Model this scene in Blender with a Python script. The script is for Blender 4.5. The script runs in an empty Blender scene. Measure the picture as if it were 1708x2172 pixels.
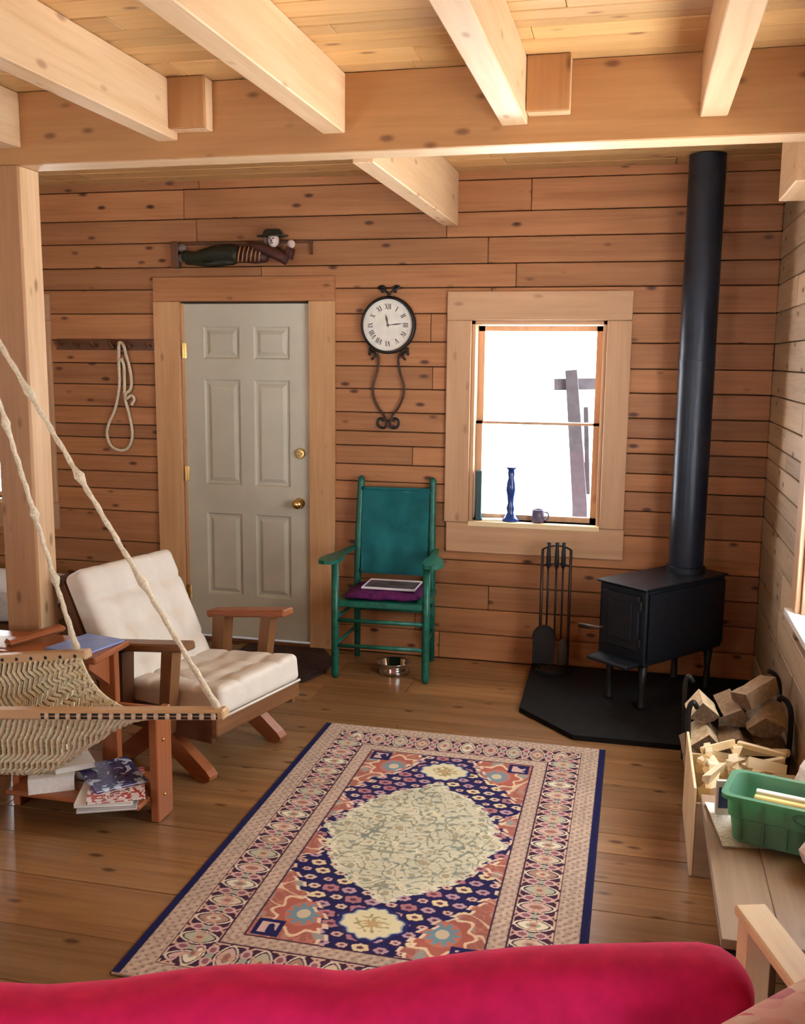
import bpy, bmesh, math, random
import numpy as np
from mathutils import Vector, Matrix, Euler
random.seed(7)
PI = math.pi
SC = bpy.context.scene
COL = SC.collection
# ------------------------------------------------------------------ camera, sky, exposure
HCAM = 1.7608
cam_d = bpy.data.cameras.new('camera'); cam = bpy.data.objects.new('camera', cam_d); COL.objects.link(cam)
cam_d.sensor_fit = 'HORIZONTAL'; cam_d.sensor_width = 36.0; cam_d.lens = 36.0 * 2076.11 / 1708
cam_d.clip_start = 0.02
yaw, pit, rol = 0.23377, 0.154747, -0.009691
cy, sy, cp, sp = math.cos(yaw), math.sin(yaw), math.cos(pit), math.sin(pit)
fw = Vector((-sy*cp, cy*cp, -sp)); rt = Vector((cy, sy, 0)); dn = fw.cross(rt)
cr, sr = math.cos(rol), math.sin(rol)
rt2 = cr*rt + sr*dn; dn2 = -sr*rt + cr*dn
cam.matrix_world = Matrix(((rt2.x, -dn2.x, -fw.x, 0), (rt2.y, -dn2.y, -fw.y, -5.5565), (rt2.z, -dn2.z, -fw.z, HCAM), (0, 0, 0, 1)))
SC.camera = cam
SC.view_settings.view_transform = 'Standard'; SC.view_settings.look = 'None'
SC.view_settings.gamma = 1.0; SC.view_settings.use_curve_mapping = False
SC.view_settings.exposure = 1.05
SC.cycles.max_bounces = 10; SC.cycles.diffuse_bounces = 6; SC.cycles.glossy_bounces = 4
SC.cycles.transparent_max_bounces = 12; SC.cycles.sample_clamp_indirect = 6.0
SC.cycles.caustics_reflective = False; SC.cycles.caustics_refractive = False
wld = bpy.data.worlds.new('world'); SC.world = wld; wld.use_nodes = True
bg = wld.node_tree.nodes['Background']; bg.inputs[0].default_value = (0.90, 0.955, 1.0, 1); bg.inputs[1].default_value = 6.5

sun_d = bpy.data.lights.new('sun', 'SUN'); sun_d.energy = 19.0; sun_d.angle = math.radians(1.0); sun_d.color = (1, .97, .93)
sun = bpy.data.objects.new('sun', sun_d); COL.objects.link(sun); sun.location = (0, 8, 20)
sun.rotation_euler = (math.radians(-5), math.radians(1.0), 0)   # high behind the back wall: lights the snow, not the room
def window_light(name, loc, normal, w, h, power=0):
    """portal over a window opening: guides the sky's light in, gives off none of its own"""
    d = bpy.data.lights.new(name, 'AREA'); d.shape = 'RECTANGLE'; d.size = w; d.size_y = h
    d.cycles.is_portal = True
    o = bpy.data.objects.new(name, d); COL.objects.link(o); o.location = loc
    o.rotation_euler = Vector(normal).to_track_quat('-Z', 'Z').to_euler()
XR, XL, YB, ZC = 0.69, -5.2, -7.3, 2.79
# windows: (name, wall, a0, a1, z0, z1)
WIN_BACK = [(-0.93, -0.18, 0.84, 1.98), (-4.43, -3.73, 0.84, 1.98)]
WIN_RIGHT = [(-3.1, -1.36, 0.74, 2.05)]
WIN_LEFT_ADDED = [(-5.4, -4.6, 0.62, 1.9)]  # unseen window, put in and placed for its light
WIN_REAR_ADDED = [(-3.4, -2.05, 0.3, 1.6), (-0.38, 0.5, 0.3, 1.5)]  # unseen windows, added and sized to light the sofa from behind
for i, (a, b, z0, z1) in enumerate(WIN_BACK): window_light('back_window_portal', ((a+b)/2, 0.2, (z0+z1)/2), (0, -1, 0), b-a, z1-z0)
for a, b, z0, z1 in WIN_RIGHT: window_light('right_window_portal', (XR+0.2, (a+b)/2, (z0+z1)/2), (-1, 0, 0), b-a, z1-z0)
for a, b, z0, z1 in WIN_LEFT_ADDED: window_light('added_left_window_portal', (XL-0.2, (a+b)/2, (z0+z1)/2), (1, 0, 0), b-a, z1-z0)
for a, b, z0, z1 in WIN_REAR_ADDED: window_light('added_rear_window_portal', ((a+b)/2, YB-0.2, (z0+z1)/2), (0, 1, 0), b-a, z1-z0)

# ------------------------------------------------------------------ materials
MATS = {}
class NT:
    def __init__(s, name):
        s.m = bpy.data.materials.new(name); s.m.use_nodes = True; s.t = s.m.node_tree; s.t.nodes.clear()
        s.out = s.n('ShaderNodeOutputMaterial')
    def n(s, typ, **k):
        x = s.t.nodes.new(typ)
        for a, v in k.items():
            if a.startswith('i_'): x.inputs[a[2:].replace('_', ' ')].default_value = v
            else: setattr(x, a, v)
        return x
    def l(s, a, b): s.t.links.new(a, b)
    def bsdf(s, col=None, rough=.5, metal=0, spec=.5):
        b = s.n('ShaderNodeBsdfPrincipled'); b.inputs['Roughness'].default_value = rough; b.inputs['Metallic'].default_value = metal
        b.inputs['Specular IOR Level'].default_value = spec
        if col is not None: b.inputs['Base Color'].default_value = (*col, 1)
        s.l(b.outputs[0], s.out.inputs[0]); return b
def rgb(h):
    h = h.lstrip('#'); c = [int(h[i:i+2], 16)/255 for i in (0, 2, 4)]
    return tuple(x/12.92 if x <= .04045 else ((x+.055)/1.055)**2.4 for x in c)
def ramp(N, fac, stops):
    r = N.n('ShaderNodeValToRGB'); e = r.color_ramp.elements
    e[0].position, e[0].color = stops[0][0], (*stops[0][1], 1); e[1].position, e[1].color = stops[-1][0], (*stops[-1][1], 1)
    for p, c in stops[1:-1]:
        k = e.new(p); k.color = (*c, 1)
    N.l(fac, r.inputs[0]); return r
def mixc(N, fac, a, b, mode='MIX'):
    m = N.n('ShaderNodeMix', data_type='RGBA', blend_type=mode)
    for s, v in ((m.inputs[0], fac), (m.inputs[6], a), (m.inputs[7], b)):
        if hasattr(v, 'links'): N.l(v, s)
        elif isinstance(v, (int, float)): s.default_value = v
        else: s.default_value = (*v, 1)
    return m.outputs[2]
TONES = {  # light, dark, knot, roughness, per-board variation, knot amount
    'wall': ((.44, .195, .078), (.27, .104, .034), (.08, .026, .010), .55, .20, 1.0),
    'wallgrey': ((.50, .36, .23), (.33, .22, .13), (.10, .06, .03), .6, .25, 1.0),
    'beam': ((.74, .52, .31), (.58, .36, .18), (.24, .11, .05), .5, .10, .6),
    'header': ((.47, .235, .088), (.36, .165, .055), (.10, .03, .012), .5, .06, .7),  # used on timber fronts; their shade is put into this darker tone
    'ceil': ((.66, .41, .17), (.52, .29, .10), (.22, .09, .03), .5, .16, .8),
    'post': ((.72, .49, .29), (.56, .33, .16), (.17, .08, .035), .5, .06, .7),
    'postshade': ((.42, .215, .095), (.31, .145, .058), (.12, .05, .02), .5, .06, .7),  # post front; its shade is put into the darker tone
    'casing': ((.60, .34, .16), (.45, .23, .09), (.22, .09, .04), .5, .12, .6),
    'wincasing': ((.56, .34, .19), (.44, .25, .13), (.22, .10, .05), .5, .10, .5),
    'floor': ((.30, .155, .062), (.18, .083, .030), (.06, .022, .010), .24, .22, .8),
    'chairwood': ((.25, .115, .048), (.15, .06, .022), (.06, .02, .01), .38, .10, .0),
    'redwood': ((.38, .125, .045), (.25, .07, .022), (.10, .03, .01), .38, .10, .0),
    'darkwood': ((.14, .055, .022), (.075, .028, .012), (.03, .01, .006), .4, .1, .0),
    'bench': ((.34, .235, .15), (.23, .15, .09), (.10, .06, .03), .42, .1, .3),
    'pale': ((.80, .63, .38), (.68, .49, .26), (.35, .2, .08), .5, .10, .2),
    'palewhite': ((.88, .76, .52), (.76, .60, .36), (.4, .25, .1), .6, .25, .1),
    'bar': ((.60, .40, .22), (.47, .29, .14), (.3, .15, .07), .45, .05, .0),
}
def wood(tone, axis):
    key = (tone, axis)
    if key in MATS: return MATS[key]
    A, B, K, rough, var, kn = TONES[tone]
    N = NT('wood_%s_%s' % (tone, 'xyz'[axis]))
    tc = N.n('ShaderNodeTexCoord'); oi = N.n('ShaderNodeObjectInfo')
    off = N.n('ShaderNodeVectorMath', operation='SCALE'); off.inputs[0].default_value = (31.7, 17.3, 23.9); N.l(oi.outputs['Random'], off.inputs['Scale'])
    add = N.n('ShaderNodeVectorMath', operation='ADD'); N.l(tc.outputs['Object'], add.inputs[0]); N.l(off.outputs[0], add.inputs[1])
    def mapped(al, crs):
        m = N.n('ShaderNodeMapping'); s = [crs]*3; s[axis] = al; m.inputs['Scale'].default_value = s; N.l(add.outputs[0], m.inputs[0]); return m.outputs[0]
    n1 = N.n('ShaderNodeTexNoise', i_Scale=1.0, i_Detail=5.0, i_Roughness=.65); N.l(mapped(2.2, 60), n1.inputs['Vector'])
    n2 = N.n('ShaderNodeTexNoise', i_Scale=1.0, i_Detail=3.0, i_Distortion=.7); N.l(mapped(.9, 9), n2.inputs['Vector'])
    f = N.n('ShaderNodeMath', operation='MULTIPLY_ADD'); N.l(n1.outputs[0], f.inputs[0]); f.inputs[1].default_value = .55
    h = N.n('ShaderNodeMath', operation='MULTIPLY'); N.l(n2.outputs[0], h.inputs[0]); h.inputs[1].default_value = .6; N.l(h.outputs[0], f.inputs[2])
    mid = tuple((a+b)/2 for a, b in zip(A, B))
    r = ramp(N, f.outputs[0], [(.36, B), (.52, mid), (.72, A)])
    hsv = N.n('ShaderNodeHueSaturation'); N.l(r.outputs[0], hsv.inputs['Color'])
    mr = N.n('ShaderNodeMapRange'); N.l(oi.outputs['Random'], mr.inputs[0]); mr.inputs[3].default_value = 1-var; mr.inputs[4].default_value = 1+var*.7
    N.l(mr.outputs[0], hsv.inputs['Value'])
    col = hsv.outputs[0]
    if kn:
        v = N.n('ShaderNodeTexVoronoi', i_Scale=1.0, i_Randomness=1.0); N.l(mapped(4.6, 10.5), v.inputs['Vector'])
        kr = ramp(N, v.outputs['Distance'], [(.07, (1, 1, 1)), (.17, (0, 0, 0))])
        ks = N.n('ShaderNodeMath', operation='MULTIPLY'); N.l(kr.outputs[0], ks.inputs[0]); ks.inputs[1].default_value = min(1, kn)
        col = mixc(N, ks.outputs[0], col, K)
    b = N.bsdf(None, rough, spec=.4); N.l(col, b.inputs['Base Color'])
    bp = N.n('ShaderNodeBump', i_Strength=.12, i_Distance=.004); N.l(f.outputs[0], bp.inputs['Height']); N.l(bp.outputs[0], b.inputs['Normal'])
    MATS[key] = N.m; return N.m
def plain(name, col, rough=.5, metal=0, spec=.5, noise=.0, scale=30, bump=0, detail=3):
    if name in MATS: return MATS[name]
    N = NT(name); b = N.bsdf(col, rough, metal, spec)
    if noise or bump:
        tc = N.n('ShaderNodeTexCoord'); n = N.n('ShaderNodeTexNoise', i_Scale=scale, i_Detail=detail); N.l(tc.outputs['Object'], n.inputs['Vector'])
        if noise:
            r = ramp(N, n.outputs[0], [(.3, tuple(c*(1-noise) for c in col)), (.7, tuple(min(1, c*(1+noise)) for c in col))]); N.l(r.outputs[0], b.inputs['Base Color'])
        if bump:
            bp = N.n('ShaderNodeBump', i_Strength=bump, i_Distance=.01); N.l(n.outputs[0], bp.inputs['Height']); N.l(bp.outputs[0], b.inputs['Normal'])
    MATS[name] = N.m; return N.m
def fabric(name, col, noise=.12, rough=.9, scale=220, bump=.25, sheen=0):
    m = plain(name, col, rough, 0, .2, noise, scale, bump)
    if sheen:
        for n in m.node_tree.nodes:
            if n.type == 'BSDF_PRINCIPLED': n.inputs['Sheen Weight'].default_value = sheen
    return m
def glassmat(name, tint=(1, 1, 1), fac=.05):
    if name in MATS: return MATS[name]
    N = NT(name); t = N.n('ShaderNodeBsdfTransparent'); t.inputs[0].default_value = (*tint, 1); g = N.n('ShaderNodeBsdfGlossy'); g.inputs['Roughness'].default_value = .02
    mx = N.n('ShaderNodeMixShader'); mx.inputs[0].default_value = fac; N.l(t.outputs[0], mx.inputs[1]); N.l(g.outputs[0], mx.inputs[2]); N.l(mx.outputs[0], N.out.inputs[0])
    MATS[name] = N.m; return N.m
def vcol(name, rough=.9, bump=.2):
    if name in MATS: return MATS[name]
    N = NT(name); b = N.bsdf((.5, .5, .5), rough, 0, .15); a = N.n('ShaderNodeAttribute', attribute_name='Col'); N.l(a.outputs['Color'], b.inputs['Base Color'])
    tc = N.n('ShaderNodeTexCoord'); n = N.n('ShaderNodeTexNoise', i_Scale=350, i_Detail=2); N.l(tc.outputs['Object'], n.inputs['Vector'])
    bp = N.n('ShaderNodeBump', i_Strength=bump, i_Distance=.003); N.l(n.outputs[0], bp.inputs['Height']); N.l(bp.outputs[0], b.inputs['Normal'])
    MATS[name] = N.m; return N.m
IRON = plain('black_iron', (.018, .016, .015), .45, .4, .5, .2, 60, .1)
BRONZE = plain('bronze_iron', (.055, .028, .018), .45, .5, .5, .3, 60, .1)
STOVE = plain('stove_black', (.009, .012, .018), .42, .2, .5, .25, 25, .08)
PIPE = plain('pipe_black', (.012, .018, .032), .36, .3, .5, .2, 20, .04)
BRASS = plain('brass', (.78, .55, .22), .22, 1)
STEEL = plain('steel', (.75, .74, .72), .12, 1)
DOORM = plain('door_paint', (.50, .475, .375), .45, 0, .4, .05, 6, .02)
ROPE = fabric('cotton_rope', (.66, .57, .41), .18, .9, 140, .5)
NETR = fabric('net_rope', (.72, .66, .47), .2, .9, 140, .4)
CREAM = fabric('cream_vinyl', (.69, .63, .54), .05, .45, 12, .06)
GREEN = plain('green_paint', (.006, .115, .075), .4, 0, .5, .35, 25, .05)
TEAL = fabric('teal_cloth', (.010, .125, .135), .22, .75, 9, .05)
RED = fabric('crimson_felt', (.76, .016, .12), .10, .95, 30, .12, .08)
PURPLE = fabric('purple_cloth', (.10, .012, .085), .4, .9, 30, .2)
GREYC = fabric('grey_cloth', (.42, .39, .36), .1, .9, 60, .2)
PAPER = plain('paper_white', (.78, .76, .70), .8, 0, .3, .06, 60)
BARK = plain('bark', (.085, .058, .038), .95, 0, .2, .5, 45, .9)
SPLIT = plain('split_wood', (.27, .18, .105), .8, 0, .2, .25, 40, .3)
SPLITP = plain('pale_split_wood', (.72, .57, .36), .8, 0, .2, .2, 40, .3)
MATB = fabric('doormat_brown', (.045, .022, .017), .5, .95, 60, .6)
GLASS = glassmat('window_glass')

# ------------------------------------------------------------------ mesh building
def xform(v, M): return [tuple(M @ Vector(p)) for p in v]
class MB:
    def __init__(s): s.v, s.f, s.mi = [], [], []
    def add(s, v, f, mi=0):
        o = len(s.v); s.v += [tuple(p) for p in v]; s.f += [tuple(i+o for i in q) for q in f]; s.mi += [mi]*len(f); return s
    def box(s, x0, x1, y0, y1, z0, z1, ch=0, M=None, mi=0):
        if ch:
            bm = bmesh.new(); bmesh.ops.create_cube(bm, size=1)
            for v in bm.verts: v.co = Vector(((x0+x1)/2+v.co.x*(x1-x0), (y0+y1)/2+v.co.y*(y1-y0), (z0+z1)/2+v.co.z*(z1-z0)))
            bmesh.ops.bevel(bm, geom=bm.edges[:], offset=ch, segments=1, affect='EDGES', profile=.5)
            return s.bm(bm, M, mi)
        v = [(x, y, z) for x in (x0, x1) for y in (y0, y1) for z in (z0, z1)]
        f = [(0, 1, 3, 2), (4, 6, 7, 5), (0, 4, 5, 1), (2, 3, 7, 6), (0, 2, 6, 4), (1, 5, 7, 3)]
        return s.add(xform(v, M) if M else v, f, mi)
    def bm(s, bm, M=None, mi=0):
        bm.verts.index_update(); v = [v.co.copy() for v in bm.verts]; f = [[q.index for q in p.verts] for p in bm.faces]; bm.free()
        return s.add(xform(v, M) if M else v, f, mi)
    def prism(s, poly, z0, z1, M=None, mi=0):
        n = len(poly); a = sum(poly[i][0]*poly[(i+1) % n][1]-poly[(i+1) % n][0]*poly[i][1] for i in range(n))
        if a < 0: poly = poly[::-1]
        v = [(x, y, z0) for x, y in poly]+[(x, y, z1) for x, y in poly]
        f = [tuple(range(n))[::-1], tuple(range(n, 2*n))]+[(i, (i+1) % n, n+(i+1) % n, n+i) for i in range(n)]
        return s.add(xform(v, M) if M else v, f, mi)
    def tube(s, pts, r, n=8, closed=False, mi=0, flat=1.0):
        P = [Vector(p) for p in pts]; k = len(P); R = r if hasattr(r, '__len__') else [r]*k
        T = []
        for i in range(k):
            a = P[(i-1) % k] if (closed or i > 0) else P[i]; b = P[(i+1) % k] if (closed or i < k-1) else P[i]
            t = (b-a); T.append(t.normalized() if t.length > 1e-9 else Vector((0, 0, 1)))
        u = T[0].orthogonal().normalized(); v = []
        for i in range(k):
            u = (u-T[i]*u.dot(T[i])); u = u.normalized() if u.length > 1e-6 else T[i].orthogonal().normalized(); w = T[i].cross(u)
            v += [tuple(P[i]+(u*math.cos(2*PI*j/n)+w*math.sin(2*PI*j/n)*flat)*R[i]) for j in range(n)]
        f = []
        for i in range(k if closed else k-1):
            a, b = i*n, ((i+1) % k)*n
            f += [(a+j, a+(j+1) % n, b+(j+1) % n, b+j) for j in range(n)]
        if not closed: f += [tuple(range(n))[::-1], tuple(range((k-1)*n, k*n))]
        return s.add(v, f, mi)
    def lathe(s, prof, n=24, M=None, mi=0, caps=True):
        v, f = [], []
        for r, z in prof: v += [(r*math.cos(2*PI*j/n), r*math.sin(2*PI*j/n), z) for j in range(n)]
        for i in range(len(prof)-1):
            a, b = i*n, (i+1)*n; f += [(a+j, a+(j+1) % n, b+(j+1) % n, b+j) for j in range(n)]
        if caps and prof[0][0] > 1e-4: f.append(tuple(range(n))[::-1])
        if caps and prof[-1][0] > 1e-4: f.append(tuple(range((len(prof)-1)*n, len(prof)*n)))
        return s.add(xform(v, M) if M else v, f, mi)
    def cyl(s, a, b, r, n=12, mi=0): return s.tube([a, b], r, n, mi=mi)
    def ball(s, c, r, M=None, mi=0, sc=(1, 1, 1)):
        prof = [(max(1e-5, math.sin(PI*i/8)), -math.cos(PI*i/8)) for i in range(9)]
        return s.lathe(prof, 12, Matrix.Translation(c) @ (M or Matrix()) @ Matrix.Diagonal((r*sc[0], r*sc[1], r*sc[2], 1)), mi)
    def grid(s, fn, nu, nv, mi=0):
        v = [fn(i/nu, j/nv) for i in range(nu+1) for j in range(nv+1)]
        return s.add(v, [(i*(nv+1)+j, (i+1)*(nv+1)+j, (i+1)*(nv+1)+j+1, i*(nv+1)+j+1) for i in range(nu) for j in range(nv)], mi)
    def rbox(s, sx, sy, sz, r, cuts=5, fn=None, M=None, mi=0):
        """box with round edges, centred; fn moves its points"""
        bm = bmesh.new(); bmesh.ops.create_cube(bm, size=2); bmesh.ops.subdivide_edges(bm, edges=bm.edges[:], cuts=cuts, use_grid_fill=True)
        hs = Vector((sx/2, sy/2, sz/2)); inner = Vector([max(0, h-r) for h in hs])
        for v in bm.verts:
            q = []
            for k in range(3):
                c = v.co[k]; t = max(-1, min(1, c)); q.append(t)
            p = Vector([hs[k]*math.copysign(abs(q[k])**.8, q[k]) for k in range(3)])
            c = Vector([max(-inner[k], min(inner[k], p[k])) for k in range(3)]); d = p-c
            if d.length > 1e-6: p = c+d.normalized()*min(r, max(abs(d[0]), abs(d[1]), abs(d[2])))
            v.co = Vector(fn(p)) if fn else p
        return s.bm(bm, M, mi)
    def build(s, name, mat, parent=None, smooth=False, center=True, **props):
        v = np.array(s.v, float)
        lo, hi = v.min(0), v.max(0); c = (lo+hi)/2 if center else np.zeros(3)
        me = bpy.data.meshes.new(name); me.from_pydata((v-c).tolist(), [], s.f)
        if isinstance(mat, str): mat = wood(mat, int(np.argmax(hi-lo)))
        for m in (mat if isinstance(mat, (list, tuple)) else [mat]): me.materials.append(m)
        if any(s.mi): me.polygons.foreach_set('material_index', s.mi)
        if smooth:
            bm = bmesh.new(); bm.from_mesh(me); bmesh.ops.remove_doubles(bm, verts=bm.verts[:], dist=1e-5); bmesh.ops.recalc_face_normals(bm, faces=bm.faces[:]); bm.to_mesh(me); bm.free()
            me.polygons.foreach_set('use_smooth', [True]*len(me.polygons))
            if smooth is not True: me.set_sharp_from_angle(angle=smooth)
        me.update()
        o = bpy.data.objects.new(name, me); COL.objects.link(o); o.location = c
        if parent: o.parent = parent
        for k, x in props.items(): o[k] = x
        return o
SM = math.radians(40)
def B(*a, **k): return MB().box(*a, **k)
def thing(name, label, cat, loc=(0, 0, 0), rz=0, group=None):
    o = bpy.data.objects.new(name, None); COL.objects.link(o); o.location = loc; o.rotation_euler = (0, 0, rz); o.empty_display_size = .1
    o['label'] = label; o['category'] = cat
    if group: o['group'] = group
    return o
def tag(o, label, cat, group=None):
    o['label'] = label; o['category'] = cat
    if group: o['group'] = group
    return o
def struct(name):
    o = bpy.data.objects.new(name, None); COL.objects.link(o); o['kind'] = 'structure'; return o
def RZ(a, loc=(0, 0, 0)): return Matrix.Translation(loc) @ Matrix.Rotation(a, 4, 'Z')
def spiral(c, r0, r1, a0, a1, n=18, ax=(1, 0, 0), az=(0, 0, 1)):
    ax, az, c = Vector(ax), Vector(az), Vector(c)
    return [c+(ax*math.cos(a0+(a1-a0)*i/n)+az*math.sin(a0+(a1-a0)*i/n))*(r0+(r1-r0)*i/n) for i in range(n+1)]
def smooth_path(pts, n=6):
    P = [Vector(p) for p in pts]; P = [2*P[0]-P[1]]+P+[2*P[-1]-P[-2]]; out = []
    for i in range(1, len(P)-2):
        for k in range(n):
            t = k/n; a, b, c, d = P[i-1:i+3]
            out.append(.5*((2*b)+(c-a)*t+(2*a-5*b+4*c-d)*t*t+(3*b-a-3*c+d)*t**3))
    return out+[P[-2]]
# ------------------------------------------------------------------ room shell
def cut(a0, a1, holes):
    segs = [(a0, a1)]
    for h0, h1 in holes:
        nx = []
        for s0, s1 in segs:
            if h1 <= s0 or h0 >= s1: nx.append((s0, s1)); continue
            if h0 > s0: nx.append((s0, h0))
            if h1 < s1: nx.append((h1, s1))
        segs = nx
    return segs
def slab_with_holes(name, fixed0, fixed1, along, a0, a1, z0, z1, holes, mat):
    mb = MB(); zs = sorted({z0, z1, *[h[2] for h in holes], *[h[3] for h in holes]})
    for k in range(len(zs)-1):
        zz0, zz1 = zs[k], zs[k+1]; zm = (zz0+zz1)/2
        for s0, s1 in cut(a0, a1, [(h[0], h[1]) for h in holes if h[2] < zm < h[3]]):
            if along == 'x': mb.box(s0, s1, fixed0, fixed1, zz0, zz1)
            else: mb.box(fixed0, fixed1, s0, s1, zz0, zz1)
    return mb.build(name, mat, center=False, kind='structure')
DARKJ = plain('dark_joint', (.045, .022, .010), .9)
BARE = plain('bare_board', (.26, .14, .065), .7, 0, .3, .15, 8)
DOOR = (-2.715, -1.885, 0, 2.092)
wall_back = slab_with_holes('wall_back', .024, .16, 'x', XL, XR+.2, -.05, ZC+.1, WIN_BACK+[DOOR], DARKJ)
wall_right = slab_with_holes('wall_right', XR+.024, XR+.16, 'y', YB, .16, -.05, ZC+.1, WIN_RIGHT, DARKJ)
wall_left = slab_with_holes('wall_left', XL-.16, XL, 'y', YB, .16, -.05, ZC+.1, WIN_LEFT_ADDED, BARE)
wall_rear = slab_with_holes('wall_rear', YB-.16, YB, 'x', XL, XR+.2, -.05, ZC+.1, WIN_REAR_ADDED, BARE)
# the planks of the back wall, row by row, from the seams of the photograph
rows = [0.0, .16, .31, .455, .60, .795, .936, 1.045, 1.147, 1.258, 1.342, 1.453, 1.59, 1.721, 1.86, 2.02, 2.164, 2.294, 2.437, 2.573, 2.743, 2.80]
clear = [(h[0], h[1], h[2], h[3]) for h in WIN_BACK+[DOOR]]
rng = random.Random(3)
for k in range(len(rows)-1):
    z0, z1 = rows[k], rows[k+1]; zm = (z0+z1)/2
    joints = sorted([rng.uniform(-4.4, -3.7), rng.uniform(-2.9, -1.9), rng.uniform(-1.5, -.4)])
    xs = [XL]+joints+[XR]
    for i in range(len(xs)-1):
        for s0, s1 in cut(xs[i], xs[i+1], [(c[0], c[1]) for c in clear if z1 > c[2] and z0 < c[3]]):
            if s1-s0 < .02: continue
            d = rng.uniform(0, .004)
            B(s0+.0015, s1-.0015, -d, .024, z0+.002, z1-.003, ch=.003).build('plank', 'wall', wall_back)
for k in range(len(rows)-1):
    z0, z1 = rows[k], rows[k+1]; zm = (z0+z1)/2
    xs = [-3.6, rng.uniform(-2.2, -.5), -.004]
    for i in range(2):
        for s0, s1 in cut(xs[i], xs[i+1], [(c[0]-.12, c[1]+.12) for c in WIN_RIGHT if c[2]-.1 < zm < c[3]+.1]):
            if s1-s0 < .02: continue
            B(XR-rng.uniform(0, .004), XR+.024, s0+.0015, s1-.0015, z0+.002, z1-.003, ch=.003).build('plank', 'wallgrey', wall_right)
# floor
floor = B(XL, XR+.2, YB, .16, -.06, -.022).build('floor', DARKJ, center=False, kind='structure')
ys = [.0, -.22, -.44, -.66, -.90, -1.12, -1.33, -1.55, -1.775, -2.0, -2.155, -2.36, -2.545, -2.80, -3.08, -3.33, -3.6, -3.85, -4.1]
for k in range(len(ys)-1):
    j = rng.uniform(-3.2, -2.0); j2 = rng.uniform(-1.6, .1)
    for s0, s1 in ((XL, j), (j, j2), (j2, XR)):
        B(s0+.001, s1-.001, ys[k+1]+.0015, ys[k]-.0015, -.022, -rng.uniform(0, .0015), ch=.0015).build('floorboard', 'floor', floor)
B(XL, XR, YB, -4.1, -.022, 0).build('floorboard', 'floor', floor)
# ceiling
ceiling = B(XL, XR+.2, YB, .16, ZC+.02, ZC+.1).build('ceiling', DARKJ, center=False, kind='structure')
cys = [-3.42, -3.25, -3.08, -2.95, -2.80, -2.66, -2.535, -2.455, -2.37, -2.30, -2.185, -2.03, -1.90, -1.7, -1.52, -1.35, -1.18, -1.0, -.83, -.66, -.5, -.33, -.16, 0]
for k in range(len(cys)-1):
    j = rng.uniform(-3.2, -1.6); j2 = rng.uniform(-1.2, .2)
    for s0, s1 in ((XL, j), (j, j2), (j2, XR)):
        B(s0+.001, s1-.001, cys[k]+.002, cys[k+1]-.002, ZC-rng.uniform(0, .003), ZC+.02, ch=.003).build('plank', 'ceil', ceiling)
B(XL, XR, YB, -3.42, ZC, ZC+.02).build('plank', 'ceil', ceiling)
# timbers: each one a thing of its own
YH0, YH1, ZH = -1.95, -1.80, 2.515
def front_shaded(name, x0, x1, z0, z1, y0, y1, tone, ax, face, label, cat, group=None):  # adds a thin darker front layer: the front's shade painted as colour
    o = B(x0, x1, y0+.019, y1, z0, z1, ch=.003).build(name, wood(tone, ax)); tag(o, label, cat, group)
    f = B(x0, x1, y0, y0+.0185, z0, z1, ch=.002).build('shaded_front', wood(face, ax)); f.parent = o; f.location = Vector(f.location)-Vector(o.location); f['label'] = 'darker orange-brown front layer with its shade put into the colour'
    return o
front_shaded('header_beam', XL, XR, ZH, ZC-.003, YH0, YH1, 'beam', 0, 'header', 'deep orange-brown header beam crossing the whole room under the ceiling', 'beam')
BM = [(-2.53, -2.434, 'pale ceiling beam cut off at the left edge beside the post'), (-1.84, -1.755, 'pale ceiling beam above the door, next to the left stub block'),
      (-1.175, -1.088, 'pale ceiling beam over the clock, meeting the header left of centre'), (-.513, -.421, 'pale ceiling beam meeting the header just left of the right stub block'),
      (.159, .25, 'pale ceiling beam nearest the right wall, above the stove pipe')]
for x0, x1, lb in BM:
    tag(B(x0, x1, -5.2, YH0, 2.578, ZC-.003, ch=.004).build('ceiling_beam', 'beam'), lb, 'beam', 'ceiling beams in front of the header')
tag(B(-1.106, -1.02, YH1, -.004, 2.50, ZC-.003, ch=.004).build('ceiling_beam', 'beam'), 'short pale beam running from behind the header to the back wall', 'beam')
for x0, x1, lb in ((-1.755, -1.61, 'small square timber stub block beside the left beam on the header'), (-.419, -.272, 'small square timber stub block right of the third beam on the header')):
    front_shaded('stub_block', x0, x1, 2.605, ZC-.003, YH0-.08, YH0-.001, 'beam', 2, 'header', lb, 'timber block', 'stub blocks on the header')
tag(B(.50, .688, YH1+.002, -1.35, 2.385, ZC-.004, ch=.004).build('corbel_block', wood('beam', 1)), 'pale timber block behind the right end of the header beam', 'timber block')
front_shaded('support_post', -2.61, -2.46, 0, ZH-.001, YH0, YH1, 'post', 2, 'postshade', 'square timber post holding up the left end of the header', 'post')

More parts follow.
